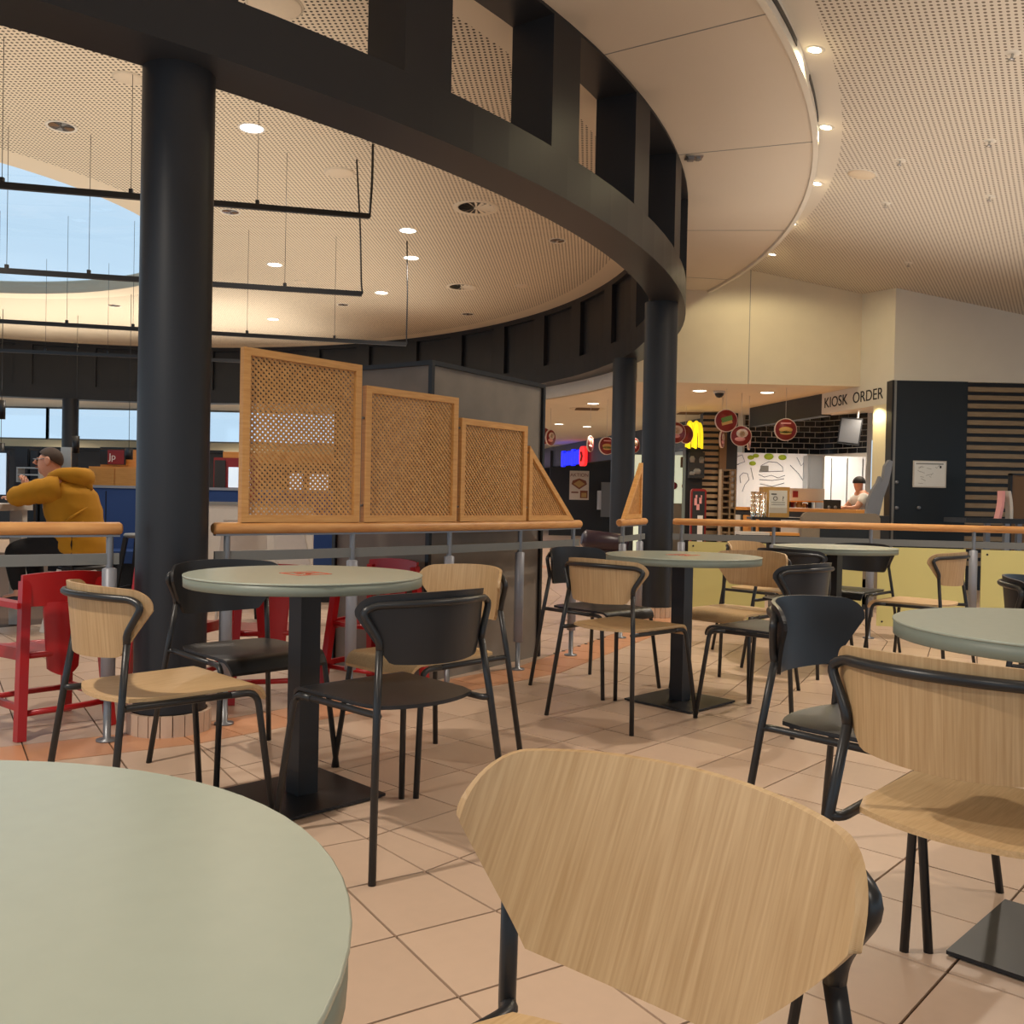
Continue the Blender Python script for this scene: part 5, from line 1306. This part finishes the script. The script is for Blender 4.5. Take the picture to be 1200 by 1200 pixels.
for px, py, rp_px, Y, yaw, kind, label in DISC:
    p = A(px, py, Y); r = rp_px / F_PX * Y; t = thing('promotion_disc', label, 'sign', p, yaw, 'hanging round food signs')
    mr_ = Matrix.Rotation(PI / 2, 4, 'X')
    s = MB(); s.lathe([(.001, -.012), (r, -.012), (r, .012), (.001, .012)], 32, (0, 0, 0), mr_); s.build('rim', M['discrim'], t)
    s = MB(); s.lathe([(.001, -.015), (r * .93, -.015), (r * .93, .015), (.001, .015)], 32, (0, 0, 0), mr_); s.build('face', M['discred'], t)
    def blob(cx_, cz_, rx, rz, m, n_):
        s = MB(); s.lathe([(.001, -.02), (1, -.02), (1, .02), (.001, .02)], 20, (0, 0, 0), Matrix.Translation((cx_ * r, 0, cz_ * r)) @ Matrix.Diagonal((rx * r, 1, rz * r, 1)) @ mr_); s.build(n_, m, t)
    if kind == 'food':
        s = MB(); s.beam((-.42 * r, -.0, -.0 * r), (.5 * r, -.0, .28 * r), .05, r * .42); s.build('wrap_print', M['green'], t)
        s = MB(); s.beam((-.4 * r, 0, -.3 * r), (.5 * r, 0, -.05 * r), .044, r * .3); s.build('bread_print', M['bun'], t)
    elif kind == 'bun':
        blob(0, -.02, .6, .26, M['bun'], 'bread_print'); blob(0, -.2, .55, .12, M['green'], 'salad_print'); blob(0, -.32, .52, .14, M['bun'], 'bread_print'); s = MB(); s.box(-.45 * r, -.02, .5 * r, .45 * r, .02, .62 * r); s.build('printed_line', M['pink'], t)
    elif kind == 'light':
        blob(.1, .25, .55, .42, M['discrim'], 'pale_print'); blob(-.1, -.3, .5, .2, M['pink'], 'pink_print'); blob(.1, .2, .25, .3, M['bun'], 'bread_print')
    else:
        blob(0, 0, .55, .5, M['pink'] if yaw > 1 else M['discred'], 'print')
    s = MB(); s.tube([(0, 0, r), (0, 0, 2.61 - p.z)], .003, 5); s.build('string', M['lightgrey'], t)
# aubergine lounge bench beside the walkway
p = A(704, 634, 8.2); t = thing('lounge_bench', 'aubergine leather bench with a rolled back beside the walkway', 'bench', (p.x, 8.2, 0), .12)
s = MB(); s.tube([(-.17, 0, p.z + .02), (-.14, 0, p.z + .015), (.2, 0, p.z - .02), (.24, 0, p.z - .03)], [.05, .085, .085, .05], 16); s.build('rolled_back', M['leather'], t)
s = MB(); s.box(-.12, .06, .36, .22, .36, .46); s.build('seat_cushion', M['leather'], t)
s = MB(); s.box(-.1, -.03, .42, .18, .03, p.z - .04); s.build('back_support', M['leather'], t)
for x in (-.1, .17):
    for y in (0, .33):
        s = MB(); s.tube([(x, y, 0), (x, y, .42)], .016, 8); s.build('leg', M['lightgrey'], t)
# small dark inlays in the floor along the walkway
k = 0
for a in (-30.2, -29.3, -28.4, -27.5, -26.6, -25.7, -24.8, -23.9):
    q = polar(8.055, a); s = MB(); s.cyl(.012, -.004, .004, (q.x, q.y, 0), 10); s.build('floor_stud', M['black'], floor)
